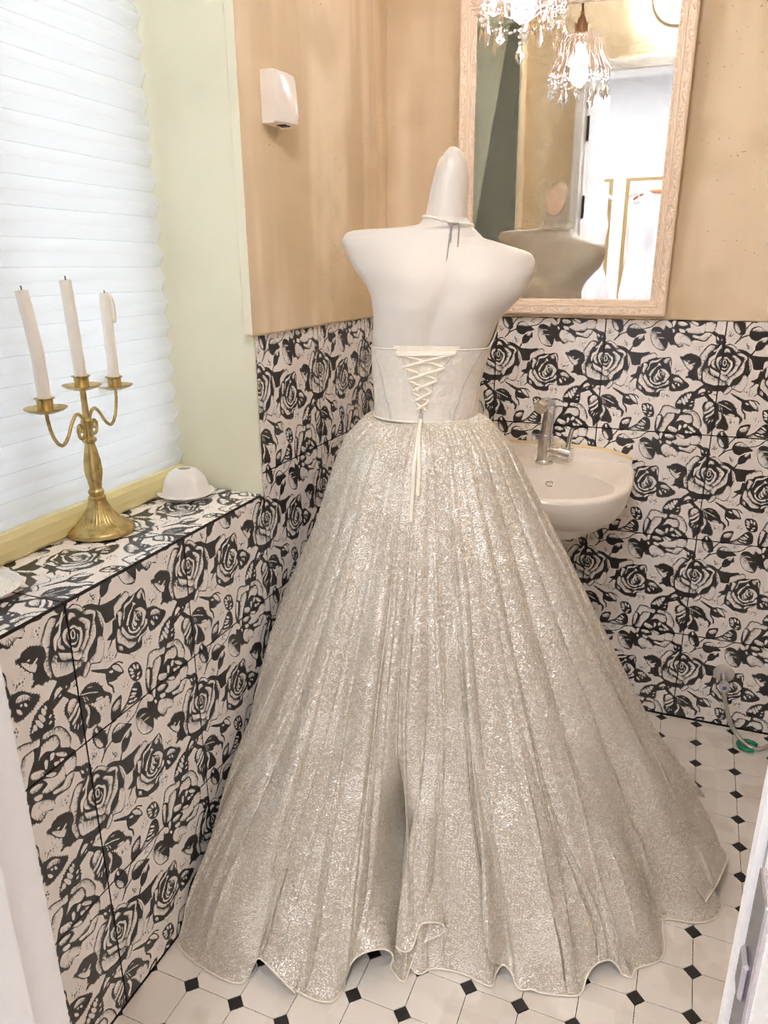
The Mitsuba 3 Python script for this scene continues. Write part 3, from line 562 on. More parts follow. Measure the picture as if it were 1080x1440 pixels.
# door frame: white profile with a grey groove on the latch side, hinges on the other
def profile(pts, z0, z1): return loft([[[x, y, z] for x, y in pts] for z in (z0, z1)])
put('door_1', cat([profile([(DX1, -1.74), (DX1, -1.752), (DX1 + .006, -1.7525), (DX1 + .006, -1.779), (DX1, -1.780), (DX1, -1.81), (DX1 - .0, -1.86), (DX1 + .045, -1.86), (DX1 + .045, -1.69), (DX1 + .015, -1.69), (DX1 + .010, -1.735)][::-1], 0, DZ + .03),
                   profile([(DX0, -1.74), (DX0, -1.86), (DX0 - .045, -1.86), (DX0 - .045, -1.69), (DX0 - .012, -1.69), (DX0 - .008, -1.735)], 0, DZ + .03),
                   bx(DX0 - .045, DX1 + .045, -1.86, -1.69, DZ, DZ + .045, .003)]), 'mat_door_white'); tag('door_1', kind='structure')
put('gasket', profile([(DX1 + .0062, -1.753), (DX1 + .0042, -1.754), (DX1 + .0042, -1.778), (DX1 + .0062, -1.779)], 0.01, DZ), 'mat_door_grey', 'door_1')
put('strike_plate', cat([bx(DX1 - .003, DX1 + .001, -1.812, -1.784, .86, 1.03, .001), bx(DX1 - .007, DX1 - .002, -1.806, -1.79, .885, .925, .002), bx(DX1 - .006, DX1 - .002, -1.806, -1.79, .96, .985, .002)]), 'mat_steel', 'door_1')
# door leaf folded back into the dressing room, on its hinges
put('leaf', bx(DX0 - .047, DX0 - .007, -2.46, -1.872, .02, DZ - .01, .003), 'mat_door_white', 'door_1')
for z in (.3, 1.45, 1.78):
    put('hinge', cat([bx(DX0 - .004, DX0 + .003, -1.80, -1.742, z - .05, z + .05, .001), tube([(DX0 + .005, -1.742, z - .05), (DX0 + .005, -1.742, z + .05)], .006, 8)]), 'mat_black', 'door_1')

# ---------------------------------------------------------------- the dressing room behind the camera (seen in the mirror)
HX0, HX1, HY = -1.9, 2.3, -5.3
put('wall_hall_front', cat([bx(-1.9, DX0 - .03, YW1, YW1 + .011, 0, HALL_Z), bx(DX1 + .03, HX1, YW1, YW1 + .011, 0, HALL_Z), bx(DX0 - .03, DX1 + .03, YW1, YW1 + .011, DZ + .03, HALL_Z)]), 'mat_white_wall'); tag('wall_hall_front', kind='structure')
put('wall_hall_back', bx(HX0 - .1, HX1 + .1, HY - .1, HY, 0, HALL_Z), 'mat_white_wall'); tag('wall_hall_back', kind='structure')
put('wall_hall_left', bx(HX0 - .1, HX0, HY, YW1 + .011, 0, HALL_Z), 'mat_white_wall'); tag('wall_hall_left', kind='structure')
put('wall_hall_right', bx(HX1, HX1 + .1, HY, YW1 + .011, 0, HALL_Z), 'mat_white_wall'); tag('wall_hall_right', kind='structure')
put('floor_hall', bx(HX0 - .1, HX1 + .1, HY - .1, YW1, -.06, -.001), 'mat_hall_floor'); tag('floor_hall', kind='structure')
put('ceiling_hall', bx(HX0 - .1, HX1 + .1, HY - .1, YW1 + .011, HALL_Z, HALL_Z + .1), 'mat_white_wall'); tag('ceiling_hall', kind='structure')
for i, (x, y) in enumerate(HALL_PANELS):
    t = thing('ceiling_panel_light', 'square white light panel on the dressing room ceiling, ' + ('left' if x < 0 else 'right') + (' nearest the doorway' if y > -3.5 else ' above the clothes racks'), 'ceiling light', 'light panels of the dressing room ceiling')
    put('frame', cat([bx(x - .31, x + .31, y - .31, y - .30, HALL_Z - .02, HALL_Z), bx(x - .31, x + .31, y + .30, y + .31, HALL_Z - .02, HALL_Z), bx(x - .31, x - .30, y - .3, y + .3, HALL_Z - .02, HALL_Z), bx(x + .30, x + .31, y - .3, y + .3, HALL_Z - .02, HALL_Z)]), 'mat_white_frame', t)
    put('diffuser', tm([[x - .3, y - .3, HALL_Z - .012], [x + .3, y - .3, HALL_Z - .012], [x + .3, y + .3, HALL_Z - .012], [x - .3, y + .3, HALL_Z - .012]], [[0, 2, 1], [0, 3, 2]]), 'mat_opal', t,
        emitter={'type': 'area', 'radiance': {'type': 'rgb', 'value': [HALL * c for c in HALL_COL]}})
# ---------------------------------------------------------------- window, blind
t = 'window_1'
XF = -0.285
put('window_1', cat([bx(XF - .05, XF, YN, YN + .05, ZS, WT, .003), bx(XF - .05, XF, YF - .03, YF + .02, ZS, WT, .003), bx(XF - .05, XF, YN + .05, YF - .03, ZS - .006, ZS + .05, .003), bx(XF - .05, XF, YN + .05, YF - .03, WT - .05, WT, .003), bx(XF - .05, XF, -1.20, -1.16, ZS + .05, WT - .05, .003)]), 'mat_white_frame')
tag('window_1', kind='structure')
for y0, y1 in ((YN + .05, -1.20), (-1.16, YF - .03)):
    put('pane', tm([[XF - .025, y0, ZS + .05], [XF - .025, y1, ZS + .05], [XF - .025, y1, WT - .05], [XF - .025, y0, WT - .05]], [[0, 1, 2], [0, 2, 3]]), 'mat_pane', 'window_1')
bl = thing('pleated_blind', 'closed white pleated paper blind glowing with daylight in the window recess', 'blind')
XB, PP = -0.217, 0.0242
zb = np.arange(0, int((WT - .03 - .885) / PP) + 1)
zs_ = .885 + PP * zb; xb = XB + np.where(zb % 2 == 0, -.0072, .0072)
ys = np.linspace(YN + .006, YF + .004, 60)
rg = np.random.default_rng(8)
pv = np.array([[[x + .0012 * (meshkit.noise(np.array([y * 9, z * 23, 1.0])) - .5), y - .006 * (z - 1.2) * (y > -1.0), z + .003 * (meshkit.noise(np.array([y * 6, z * 40, 7.0])) - .5)] for y in ys] for x, z in zip(xb, zs_)])
m_, n_ = pv.shape[:2]; i_, j_ = np.meshgrid(np.arange(m_ - 1), np.arange(n_ - 1), indexing='ij')
pb = pv.copy(); pb[:, :, 0] = 2 * (XB - .0085) - pb[:, :, 0]
qd = quads(np.stack([i_ * n_ + j_, i_ * n_ + j_ + 1, (i_ + 1) * n_ + j_ + 1, (i_ + 1) * n_ + j_], -1).reshape(-1, 4))
put('fabric', cat([tm(pv.reshape(-1, 3), qd), tm(pb.reshape(-1, 3), qd)]), 'mat_blind', bl)
put('seam', cat([tube(pv[k] + [.0006, 0, 0], .0006, 4) for k in range(0, len(pv), 2)]), 'mat_white_frame', bl); tag(bl + '__seam', kind='stuff')
put('edge', tube(pv[:, -1] + [0, .0006, 0], .0010, 5), 'mat_white_frame', bl)
put('bottom_rail', loft([[[XB + a, y, ZS + .001 + b] for a, b in ((-.018, 0), (.012, 0), (.017, .006), (.019, .022), (.015, .040), (.006, .049), (-.012, .049), (-.018, .04))] for y in (YN + .006, YF + .006)]), 'mat_rail', bl)
put('head_rail', bx(XB - .02, XB + .02, YN + .004, YF + .015, WT - .04, WT - .005, .003), 'mat_rail', bl)

# ---------------------------------------------------------------- things on the sill
cx, cy = -0.167, -1.088
cs = thing('candelabrum', 'antique brass three armed candelabrum with fluted round foot on the rose tiled sill', 'candle holder')
def flute(a, z): return 0.022 * np.cos(36 * a) * np.clip((z - .012) / .01, 0, 1) * np.clip((.062 - z) / .02, 0, 1)
put('foot', lathe([(.058, 0), (.062, .003), (.0625, .008), (.060, .012), (.054, .016), (.044, .021), (.035, .029), (.027, .040), (.021, .052), (.017, .062), (.015, .066)], 144, (cx, cy, ZS), flute), 'mat_brass', cs, 40)
put('stem', lathe([(.014, .064), (.016, .067), (.016, .072), (.0125, .075), (.0145, .080), (.0145, .084), (.011, .088), (.0125, .10), (.0155, .115), (.0165, .127), (.0155, .140), (.0125, .158), (.0095, .172), (.0095, .176), (.0130, .179), (.0130, .184), (.0095, .187), (.0085, .196), (.0100, .212), (.0112, .218), (.0085, .221), (.0062, .224), (.0055, .255), (.0055, .276)], 32, (cx, cy, ZS)), 'mat_brass', cs, 40)
ad = np.array([math.cos(1.83), math.sin(1.83), 0.0]); AL, ZC = .125, 1.093
def cup(c):
    return [lathe([(.004, -.004), (.014, -.003), (.027, .001), (.0345, .0055), (.0345, .0068), (.027, .003), (.014, -.0005), (.011, -.0005)], 40, c), lathe([(.0115, -.002), (.0125, .0), (.0128, .02), (.0165, .0215), (.0165, .0228), (.0116, .0225), (.0112, .006), (.0, .005)], 32, c)]
CUPS = []
for s in (-1, 1):
    q = [(.012, -.052), (.016, -.064), (.026, -.066), (.032, -.056), (.030, -.046), (.022, -.045), (.0185, -.053), (.024, -.058)]
    q = [(.024, -.057), (.019, -.053), (.021, -.045), (.029, -.045), (.034, -.054), (.029, -.067), (.018, -.068), (.009, -.055), (.010, -.040), (.022, -.026), (.036, -.024), (.052, -.036), (.070, -.056), (.090, -.066), (.108, -.056), (.120, -.035), (.125, -.012), (.125, 0.0)]
    path = smooth_path([np.array([cx, cy, ZC]) + ad * s * a * (AL / .125) + Z * z for a, z in q], 6)
    arm = put('arm', tube(path, .0031, 8), 'mat_brass', cs, 50)
    c = np.array([cx, cy, ZC]) + ad * s * AL; CUPS.append(c)
    put('cup', cat(cup(c)), 'mat_brass', cs, 40)
ct = np.array([cx, cy, ZS + .277]); CUPS.append(ct)
put('cup', cat(cup(ct)), 'mat_brass', cs, 40)
def candle(c, h, label, bend=(0, 0), kink=0.0, wick=.008, drip=False):
    k = thing('taper_candle', label, 'candle', None)
    n = 24; rings = []; a = np.arange(n) * 2 * np.pi / n
    for u in np.linspace(0, 1, 22):
        o = np.array([bend[0], bend[1], 0]) * (max(0, u - kink) ** 1.3)
        r = .0108 - .0006 * u + .0002 * math.sin(u * 31)
        if drip: r = r * (1 - .12 * max(0, u - .93) / .07)
        rings.append(np.stack([c[0] + o[0] + r * np.cos(a), c[1] + o[1] + r * np.sin(a), np.full(n, c[2] + .0055 + u * h + (.0012 * np.cos(a) if u > .99 else 0))], 1))
    put('wax', loft(rings), 'mat_wax', k, 40)
    tp = np.array([c[0] + bend[0] * (1 - kink) ** 1.3, c[1] + bend[1] * (1 - kink) ** 1.3, c[2] + h + .0045])
    put('wick', tube(smooth_path([tp, tp + [.0008, .0004, wick * .5], tp + [-.0006, .001, wick]], 4), .0011, 6), 'mat_wick', k)
    if drip:
        dr_ = [tp + [.004, .002, -.0005], tp + [.0090, .0045, -.004], tp + [.0112, .0055, -.018], tp + [.0118, .0058, -.032], tp + [.0122, .006, -.043], tp + [.0105, .005, -.054]]
        put('drip', cat([tube(smooth_path(dr_, 5), np.interp(np.linspace(0, 1, 26), [0, .2, .5, .8, .92, 1], [.0012, .004, .0052, .0044, .005, .0008]), 8), ball(tp + [.0135, .0065, -.040], .0036, 1), ball(tp + [.0130, .006, -.049], .003, 1)]), 'mat_wax', k, 50)
candle(CUPS[0], .187, 'white taper candle kinked halfway, leftmost on the brass candelabrum', (-.014, -.014), .42)
candle(CUPS[2], .181, 'straight white taper candle, middle and tallest on the brass candelabrum', (-.006, .0))
candle(CUPS[1], .174, 'white taper candle with wax dripping down one side, rightmost on the candelabrum', (-.001, .002), 0, .006, True)
tl = thing('tealight_holder', 'white bisque porcelain dome tealight holder in the far corner of the sill', 'tealight holder')
tx, ty = -0.150, -0.838
put('dome', lathe([(.050, .006), (.0515, .010), (.050, .022), (.045, .040), (.037, .053), (.027, .062), (.018, .0655), (.0145, .066), (.0135, .064), (.016, .060), (.03, .05)], 64, (tx, ty, ZS)), 'mat_bisque', tl, 40)
put('saucer', lathe([(.0, .001), (.040, .001), (.046, .003), (.060, .011), (.0625, .0125), (.0615, .0140), (.055, .0105), (.044, .0062), (.0, .006)], 64, (tx, ty, ZS)), 'mat_porcelain', tl, 40)
pl = thing('plate', 'white porcelain plate with embossed dots lying at the near end of the sill', 'plate')
px_, py_ = -0.150, -1.392
def lace(a, z): return .028 * np.abs(np.sin(14 * a)) * np.clip((z - .006) / .006, 0, 1)
put('dish', lathe([(.0, .001), (.045, .001), (.050, .003), (.066, .0110), (.0705, .0138), (.0700, .0152), (.064, .0130), (.048, .0062), (.044, .0050), (.0, .0050)], 168, (px_, py_, ZS), lace), 'mat_porcelain', pl, 40)
put('embossing', cat([ball((px_ + r * math.cos(a), py_ + r * math.sin(a), ZS + z), .0016, 1) for r, z, n in ((.058, .0115, 28), (.0645, .0140, 28)) for a in np.arange(n) * 2 * np.pi / n]), 'mat_porcelain', pl); tag(pl + '__embossing', kind='stuff')

# ---------------------------------------------------------------- dispenser on the left wall
ds = thing('paper_dispenser', 'small glossy white plastic dispenser box fixed high on the peach wall', 'dispenser')
def dring(z, k, d):
    y0, y1 = -.700, -.618; o = []
    for y, x in ((y0, .0105), (y1, .0105), (y1, .012 + d * .72), (y1 - .010, .012 + d * .9), (y1 - .022, .012 + d), (y1 - .042, .012 + d), (y0 + .018 - k, .012 + d * .80), (y0, .012 + d * .62)): o.append([x, y, z])
    return o
put('body', loft([dring(1.590, 0, .036), dring(1.593, 0, .045), dring(1.610, .0, .049), dring(1.640, .004, .047), dring(1.672, .012, .043), dring(1.681, .014, .040), dring(1.684, .014, .034)]), 'mat_plastic', ds, 25)
put('slot', bx(.028, .046, -.672, -.648, 1.5885, 1.5905), 'mat_black', ds)

# ---------------------------------------------------------------- mirror
mw = thing('wall_mirror', 'large mirror in a pale peach carved scrollwork frame above the basin', 'mirror')
ya, tl_ = -0.02, 0.038
MN = np.array([math.sin(ya) * math.cos(tl_), -math.cos(ya) * math.cos(tl_), -math.sin(tl_)])
MU = np.cross(Z, MN); MU /= np.linalg.norm(MU); MV = np.cross(MN, MU)
M0 = np.array([0.508, -0.022, 1.1935])
MM = frame(M0, MU, MV, MN)
ul, ur, vb, vt = .229 - .508, .7925 - .508, 0.0, 0.762
FWID = .0405
put('glass', xf(bx(ul + .03, ur - .03, vb + .03, vt - .03, -.004, 0.0), MM), 'mat_mirror', mw)
put('backing', xf(bx(ul + .01, ur - .01, vb + .01, vt - .01, -.010, -.0045), MM), 'mat_grout', mw)
prof = [(0, -.010), (0, .012), (.002, .016), (.0055, .018), (.0195, .0165), (.0215, .0135), (.0235, .0165), (.0275, .0160), (.0300, .0115), (.0325, .0125), (.0350, .0095), (.0385, .0085), (FWID, .0045), (FWID, .0005), (FWID - .004, -.010)]
cor = [(ul, vb, 1, 1), (ur, vb, -1, 1), (ur, vt, -1, -1), (ul, vt, 1, -1)]
for k in range(4):
    a, b = cor[k], cor[(k + 1) % 4]
    r = put('rail', xf(loft([[[c[0] + c[2] * d, c[1] + c[3] * d, h] for d, h in prof] for c in (a, b)]), MM), 'mat_frame', mw, 20)
    A_, B_ = np.array(a[:2]), np.array(b[:2]); L = np.linalg.norm(B_ - A_); dv = (B_ - A_) / L; inw = np.array([-dv[1], dv[0]])
    n = int((L - .05) / .030); sc, bd = [], []
    for i in range(n):
        o = A_ + dv * (.025 + (i + .5) * (L - .05) / n) + inw * .0125; f = 1 if i % 2 else -1
        def P(u, w, h=.0172): q = o + dv * u + inw * w * f; return [q[0], q[1], h]
        sc.append(tube(smooth_path([P(-.015, -.004), P(-.008, -.0005), P(0, .004), P(.007, .0045), P(.010, .001), P(.0075, -.002), P(.004, -.0005)], 3), np.linspace(.0021, .0010, 19), 5))
        sc.append(ball(P(-.004, -.0045, .017), .0028, 1, (1, 1, .6))); sc.append(ball(P(.004, -.0050, .017), .0022, 1, (1, 1, .6)))
    put('scrollwork', xf(cat(sc), MM), 'mat_frame', r); tag(r + '__scrollwork', kind='stuff')
    nb = int((L - 2 * .036) / .006)
    put('beading', xf(cat([ball([*(A_ + dv * (.036 + (i + .5) * .006) + inw * .0365), .0095], .0021, 1) for i in range(nb)]), MM), 'mat_frame', r); tag(r + '__beading', kind='stuff')

# ---------------------------------------------------------------- basin and tap
bs = thing('wash_basin', 'white ceramic wall hung wash basin below the mirror', 'wash basin')
N = 96; an = np.arange(N) * 2 * np.pi / N
def outline(sc_, z, yc=-.24, hw=.245, hf=.24, hb=.232, ex=2.5):
    o = []
    for a in an:
        c, s = math.cos(a), math.sin(a); e = ex if s < 0 else 4.5; h = hf if s < 0 else hb
        k = (abs(c) ** e + abs(s) ** e) ** (-1 / e)
        o.append([.52 + hw * sc_ * c * k, -.004 - (.236 - (0 if s < 0 else 0)) * 1 + h * sc_ * s * k + (1 - sc_) * .19, z])
    o = np.array(o); o[:, 1] = np.minimum(o[:, 1], -.003); return o
def bowl(sx, sy, z, yc=-.325): return np.stack([.525 + sx * np.cos(an), yc + sy * np.sin(an), np.full(N, z)], 1)
put('bowl', loft([outline(.40, .612), outline(.55, .634), outline(.74, .670), outline(.90, .711), outline(.965, .745), outline(.99, .775), outline(1.0, .788), outline(.997, .795), outline(.985, .7995), outline(.972, .8005), outline(.955, .7990), outline(.940, .7965), outline(.925, .7958), bowl(.219, .151, .7940), bowl(.213, .145, .7978), bowl(.207, .139, .7985), bowl(.203, .136, .7965), bowl(.199, .132, .780), bowl(.194, .128, .757), bowl(.182, .118, .715), bowl(.140, .090, .676), bowl(.06, .04, .662), bowl(.018, .018, .660)]), 'mat_ceramic', bs, 28)
def ledge(y, z): 
    xs = np.linspace(.298, .742, 40); return [[x, y(x), z] for x in xs]
lg = []
for x in np.linspace(.290, .750, 48):
    u = abs((x - .52) / .23); dp = .045 * (1 - u ** 3) + .014; h = .026 * (1 - u ** 4)
    lg.append([[x, -.003, .785], [x, -.003 - dp - .012, .785], [x, -.003 - dp, .797 + h * .35], [x, -.003 - dp * .6, .797 + h * .9], [x, -.003 - dp * .25, .798 + h], [x, -.003, .798 + h]])
put('back_ledge', loft(lg), 'mat_ceramic', bs, 50)
put('sealant', tube([[x, -.005 - .0012 * math.sin(x * 60), .7995 + .026 * (1 - abs((x - .52) / .23) ** 4)] for x in np.linspace(.292, .748, 50)], .0055, 8), 'mat_sealant', bs, 50)
put('overflow_ring', tube([[.552 + .010 * math.cos(a), -.2010 - .001 * math.sin(a), .762 + .007 * math.sin(a)] for a in np.arange(20) * np.pi / 10], .002, 6, True), 'mat_chrome', bs, 50)
put('drain', lathe([(.0, .0), (.021, .0), (.023, .002), (.020, .004), (.0, .003)], 24, (.525, -.325, .660)), 'mat_chrome', bs, 40)
put('waste_pipe', tube([[.52, -.16, .64], [.52, -.16, .40], [.52, -.14, .37], [.52, -.004, .37]], .017, 14), 'mat_chrome', bs, 50)
tp = thing('basin_tap', 'tall chrome single lever tap with side handle on the white basin', 'tap')
fx, fy, fz = .520, -.112, .797
put('body', lathe([(.0255, 0), (.0255, .004), (.022, .007), (.0205, .012), (.0200, .030), (.0205, .078), (.0195, .081), (.0, .082)], 40, (fx, fy, fz)), 'mat_chrome', tp, 40)
put('spout', cat([tube(smooth_path([[fx, fy, fz + .08], [fx + .004, fy - .002, fz + .12], [fx + .008, fy - .006, fz + .150], [fx + .006, fy - .020, fz + .168], [fx - .003, fy - .045, fz + .172], [fx - .008, fy - .060, fz + .166]], 6), np.interp(np.linspace(0, 1, 31), [0, .5, .8, 1], [.0165, .0150, .0150, .0160]), 20)]), 'mat_chrome', tp, 50)
put('nozzle', tube([[fx - .006, fy - .056, fz + .169], [fx - .011, fy - .068, fz + .163]], .0175, 20), 'mat_chrome', tp, 40)
hd = put('handle', tube([[fx + .010, fy - .002, fz + .036], [fx + .040, fy - .006, fz + .033], [fx + .041, fy - .006, fz + .033], [fx + .072, fy - .010, fz + .029]], [.015, .015, .0195, .0195], 24), 'mat_chrome', tp, 40)
put('lever', tube([[fx + .062, fy - .009, fz + .040], [fx + .066, fy - .008, fz + .075], [fx + .071, fy - .006, fz + .103]], [.0075, .0065, .006], 12), 'mat_chrome', hd, 50)

# ---------------------------------------------------------------- stop valve, hose
vv = thing('stop_valve', 'chrome stop valve with round clear collar low on the tiled back wall', 'valve')
vx, vz = 1.068, .178
def ylathe(prof, c, n=32): return xf(lathe(prof, n), frame(c, X, Z, -Y))
put('collar', ylathe([(.0, 0), (.029, 0), (.029, .002), (.024, .008), (.014, .011), (.0, .011)], (vx, 0, vz)), 'mat_clear_disc', vv, 40)
put('body', cat([tube([[vx, -.008, vz], [vx, -.055, vz - .004]], .0105, 16), tube([[vx, -.045, vz - .002], [vx + .003, -.048, vz - .040]], .0085, 14)]), 'mat_steel', vv, 40)
kb = put('knob', ylathe([(.0, .050), (.0125, .050), (.0145, .056), (.0135, .068), (.0, .070)], (vx, 0, vz - .010)), 'mat_clear_disc', vv, 40)
put('mark', ylathe([(.0, .0701), (.006, .0701), (.005, .0706), (.0, .0708)], (vx, 0, vz - .010), 12), 'mat_blue_mark', kb)
hs = thing('flexible_hose', 'braided metal hose looping down from the stop valve to the floor', 'hose')
hp = smooth_path([[vx + .003, -.048, vz - .040], [vx + .012, -.052, .105], [vx + .030, -.060, .055], [vx + .056, -.078, .022], [vx + .085, -.100, .010], [vx + .115, -.098, .010], [vx + .150, -.070, .025], [vx + .190, -.045, .075], [vx + .215, -.04, .14], [vx + .230, -.03, .2]], 10)
hp[:, 2] += .0015
def braid(P, r, n=10):
    return tube(P, r * (1 + .05 * np.sin(np.arange(len(P)) * 2.6)), n)
put('braid', braid(np.array([np.interp(np.linspace(0, len(hp) - 1, 260), np.arange(len(hp)), hp[:, k]) for k in range(3)]).T, .0062), 'mat_hose', hs, True)
gc = thing('hose_clip', 'green plastic clip hooked around the hose on the floor tiles', 'clip')
put('hook', tube(smooth_path([[1.150 + .026 * math.cos(a), -.093 + .022 * math.sin(a), .0105] for a in np.linspace(.5, 5.2, 9)], 5), .0062, 10, flat=1.0), 'mat_green_clip', gc, 50)
# ---------------------------------------------------------------- mannequin
AX = np.array([.375, -.635, 0.0]); bb = math.radians(-13)
RR, FF = np.array([math.cos(bb), -math.sin(bb), 0.0]), np.array([math.sin(bb), math.cos(bb), 0.0])
LT = np.array([(.012, 1.537), (.003, 1.534), (-.0049, 1.5257), (-.0222, 1.4948), (-.0312, 1.4569), (-.0385, 1.420), (-.044, 1.407), (-.0515, 1.3987), (-.0657, 1.3945), (-.0942, 1.3912), (-.150, 1.3895), (-.1809, 1.3880), (-.1995, 1.383), (-.2077, 1.3705), (-.2065, 1.362), (-.1993, 1.3463), (-.1822, 1.3118), (-.1604, 1.284), (-.1502, 1.2629), (-.1445, 1.2275), (-.1465, 1.1696), (-.1445, 1.14), (-.1411, 1.0802), (-.140, 1.02), (-.150, .96), (-.16, .90)])
RT = np.array([(.013, 1.537), (.020, 1.534), (.0263, 1.5299), (.0377, 1.5123), (.0442, 1.4809), (.0425, 1.4301), (.0435, 1.408), (.0526, 1.3936), (.0757, 1.3715), (.132, 1.3548), (.1671, 1.344), (.1775, 1.332), (.1800, 1.318), (.1780, 1.304), (.1645, 1.2702), (.1378, 1.2426), (.1107, 1.2118), (.098, 1.1719), (.0905, 1.143), (.0751, 1.084), (.0735, 1.02), (.085, .96), (.095, .90)])
DB = np.array([(.90, -.092), (.98, -.088), (1.03, -.080), (1.10, -.082), (1.17, -.088), (1.24, -.090), (1.29, -.082), (1.33, -.068), (1.365, -.055), (1.385, -.049), (1.395, -.047), (1.41, -.043), (1.45, -.038), (1.50, -.030), (1.525, -.021), (1.537, -.008)])
DF = np.array([(.90, .092), (.98, .088), (1.03, .084), (1.10, .090), (1.17, .104), (1.22, .100), (1.28, .080), (1.33, .060), (1.365, .050), (1.385, .046), (1.395, .045), (1.41, .043), (1.45, .040), (1.50, .033), (1.525, .024), (1.537, .010)])
EX = np.array([(.9, 2.0), (1.1, 2.1), (1.22, 2.3), (1.30, 2.7), (1.36, 3.0), (1.392, 2.5), (1.41, 2.05), (1.6, 2.0)])
NT = 128; ta = np.arange(NT) * 2 * np.pi / NT
def tring(z, off=0.0, ang=ta, cut=True):
    l0, l1 = interp(z, LT[:, 1], LT[:, 0]) - off, interp(z, RT[:, 1], RT[:, 0]) + off
    b, f, e = interp(z, *DB.T) - off, interp(z, *DF.T) + off, interp(z, *EX.T)
    c, s = np.cos(ang), np.sin(ang); k = (np.abs(c) ** e + np.abs(s) ** e) ** (-1 / e)
    l = (l0 + l1) / 2 + (l1 - l0) / 2 * c * k; y = np.where(s < 0, -b, f) * s * k
    lc = (l0 + l1) / 2
    up = np.exp(-((z - 1.19) / .050) ** 2)                                  # bust
    y = y + np.where(s > 0, up * .030 * (np.exp(-((l - lc - .058) / .036) ** 2) + np.exp(-((l - lc + .058) / .036) ** 2)) * np.clip(s * 3, 0, 1), 0)
    bk = np.exp(-((z - 1.22) / .10) ** 4)
    y = y + np.where(s < 0, bk * (.008 * np.exp(-((l - lc - .005) / .018) ** 2) - .006 * np.exp(-((np.abs(l - lc) - .075) / .035) ** 2)) * np.clip(-s * 2, 0, 1), 0)  # spine and shoulder blades
    if cut and z > 1.41: y = np.minimum(y, .0425 - .40 * (z - 1.43))
    return l, y
def w3(l, y, z): return AX + RR * np.asarray(l)[..., None] + FF * np.asarray(y)[..., None] + Z * (np.asarray(z)[..., None] if np.ndim(z) else z)
def spaced(a, b, n): return list(np.linspace(a, b, n, endpoint=False))
mz = spaced(.90, 1.20, 22) + spaced(1.20, 1.30, 14) + spaced(1.30, 1.355, 16) + spaced(1.355, 1.412, 46) + spaced(1.412, 1.515, 20) + spaced(1.515, 1.5355, 10) + [1.5355]
mn = thing('mannequin', 'off white armless dress form with a long tapered neck seen from behind', 'mannequin')
body = loft([w3(*tring(z), z) for z in mz])
trimesh.smoothing.filter_taubin(body, lamb=.5, nu=.53, iterations=14)
put('body', body, 'mat_skin', mn, True)
cp = []
for h in (0, .0022):
    cz = 1.484; cf = .0425 - .40 * (cz - 1.43) + .0006 + h; cl = (interp(cz, *LT[:, ::-1].T) + interp(cz, *RT[:, ::-1].T)) / 2
    d = np.array([-.40, 1.0]) / math.hypot(.4, 1)
    cp.append(w3(cl + .0335 * np.cos(ta), cf + d[0] * .050 * np.sin(ta), cz + d[1] * .050 * np.sin(ta)))
put('neck_cap', loft(cp), 'mat_cap', mn)
put('stand_pole', tube([[*(AX + RR * -.03)[:2], .012], [*(AX + RR * -.03)[:2], .93]], .014, 16), 'mat_chrome', mn, 40)
put('stand_base', lathe([(0, .0), (.15, .0), (.15, .006), (.13, .012), (.02, .02), (0, .02)], 40, (*(AX + RR * -.03)[:2], .001)), 'mat_steel', mn, 30)
def back(l, z, off=0.0):
    a = np.linspace(-np.pi + .05, -.05, 200); L, Yv = tring(z, off, a); return float(np.interp(l, L, Yv))

# necklace
nk = thing('pearl_necklace', 'pearl strand necklace with rhinestone tails fastened behind the mannequin neck', 'necklace')
an_ = np.linspace(0, 2 * np.pi, 600); 
def nz_(l, s): return np.interp(l, [-.045, -.02, .012, .050], [1.4125, 1.408, 1.3985, 1.3960])
pts = []
for a in an_:
    z = 1.405
    for _ in range(4):
        L, Yv = tring(z, .0022, np.array([a]), False); z = float(nz_(L[0], 0)) - .010 * max(0, math.sin(a))
    pts.append(w3(L[0], Yv[0], z))
pts = np.array(pts); cum = np.r_[0, np.cumsum(np.linalg.norm(np.diff(pts, axis=0), axis=1))]
npl = int(cum[-1] / .0056); bp = np.array([[np.interp(u, cum, pts[:, k]) for k in range(3)] for u in np.arange(npl) * cum[-1] / npl])
put('pearl_strand', cat([ball(p, .0027, 1) for p in bp]), 'mat_pearl', nk, True); tag(nk + '__pearl_strand', kind='stuff')
def on_back(l, z, off): return w3(l, back(l, z) - off, z)
put('clasp', cat([ball(on_back(.018 + .004 * k, 1.397, .004), .0030, 1, (1, 1, .7)) for k in range(-2, 3)]), 'mat_zip', nk, True)
for l0, l1, z1, r in ((.0135, .0085, 1.331, .0017), (.0145, .0145, 1.362, .0019), (.0285, .0285, 1.352, .0019)):
    n = int((1.394 - z1) / .0042)
    put('tail', cat([ball(on_back(l0 + (l1 - l0) * k / n, 1.394 - .0042 * k, .0035), r, 1) for k in range(n + 1)]), 'mat_rhinestone', nk, True)

# ---------------------------------------------------------------- wedding dress
wd = thing('wedding_dress', 'strapless champagne glitter tulle ball gown with laced corset back on the mannequin', 'dress')
C0 = np.array([.342, -.643]); ZW = 1.022
HEM = np.array([(-.03, -1.18), (.02, -1.24), (.10, -1.262), (.19, -1.252), (.244, -1.232), (.301, -1.228), (.398, -1.190), (.479, -1.150), (.58, -1.108), (.685, -1.070), (.795, -1.035), (.88, -.965), (.965, -.885), (1.045, -.78), (1.065, -.66), (1.02, -.54), (.87, -.43), (.76, -.31), (.66, -.19), (.58, -.075), (.40, -.06), (.22, -.06), (.05, -.075), (-.12, -.15), (-.25, -.35), (-.32, -.60), (-.30, -.85), (-.18, -1.05)])
hr = HEM - C0; ha = np.arctan2(hr[:, 1], hr[:, 0]); hd_ = np.hypot(hr[:, 0], hr[:, 1]); o_ = np.argsort(ha)
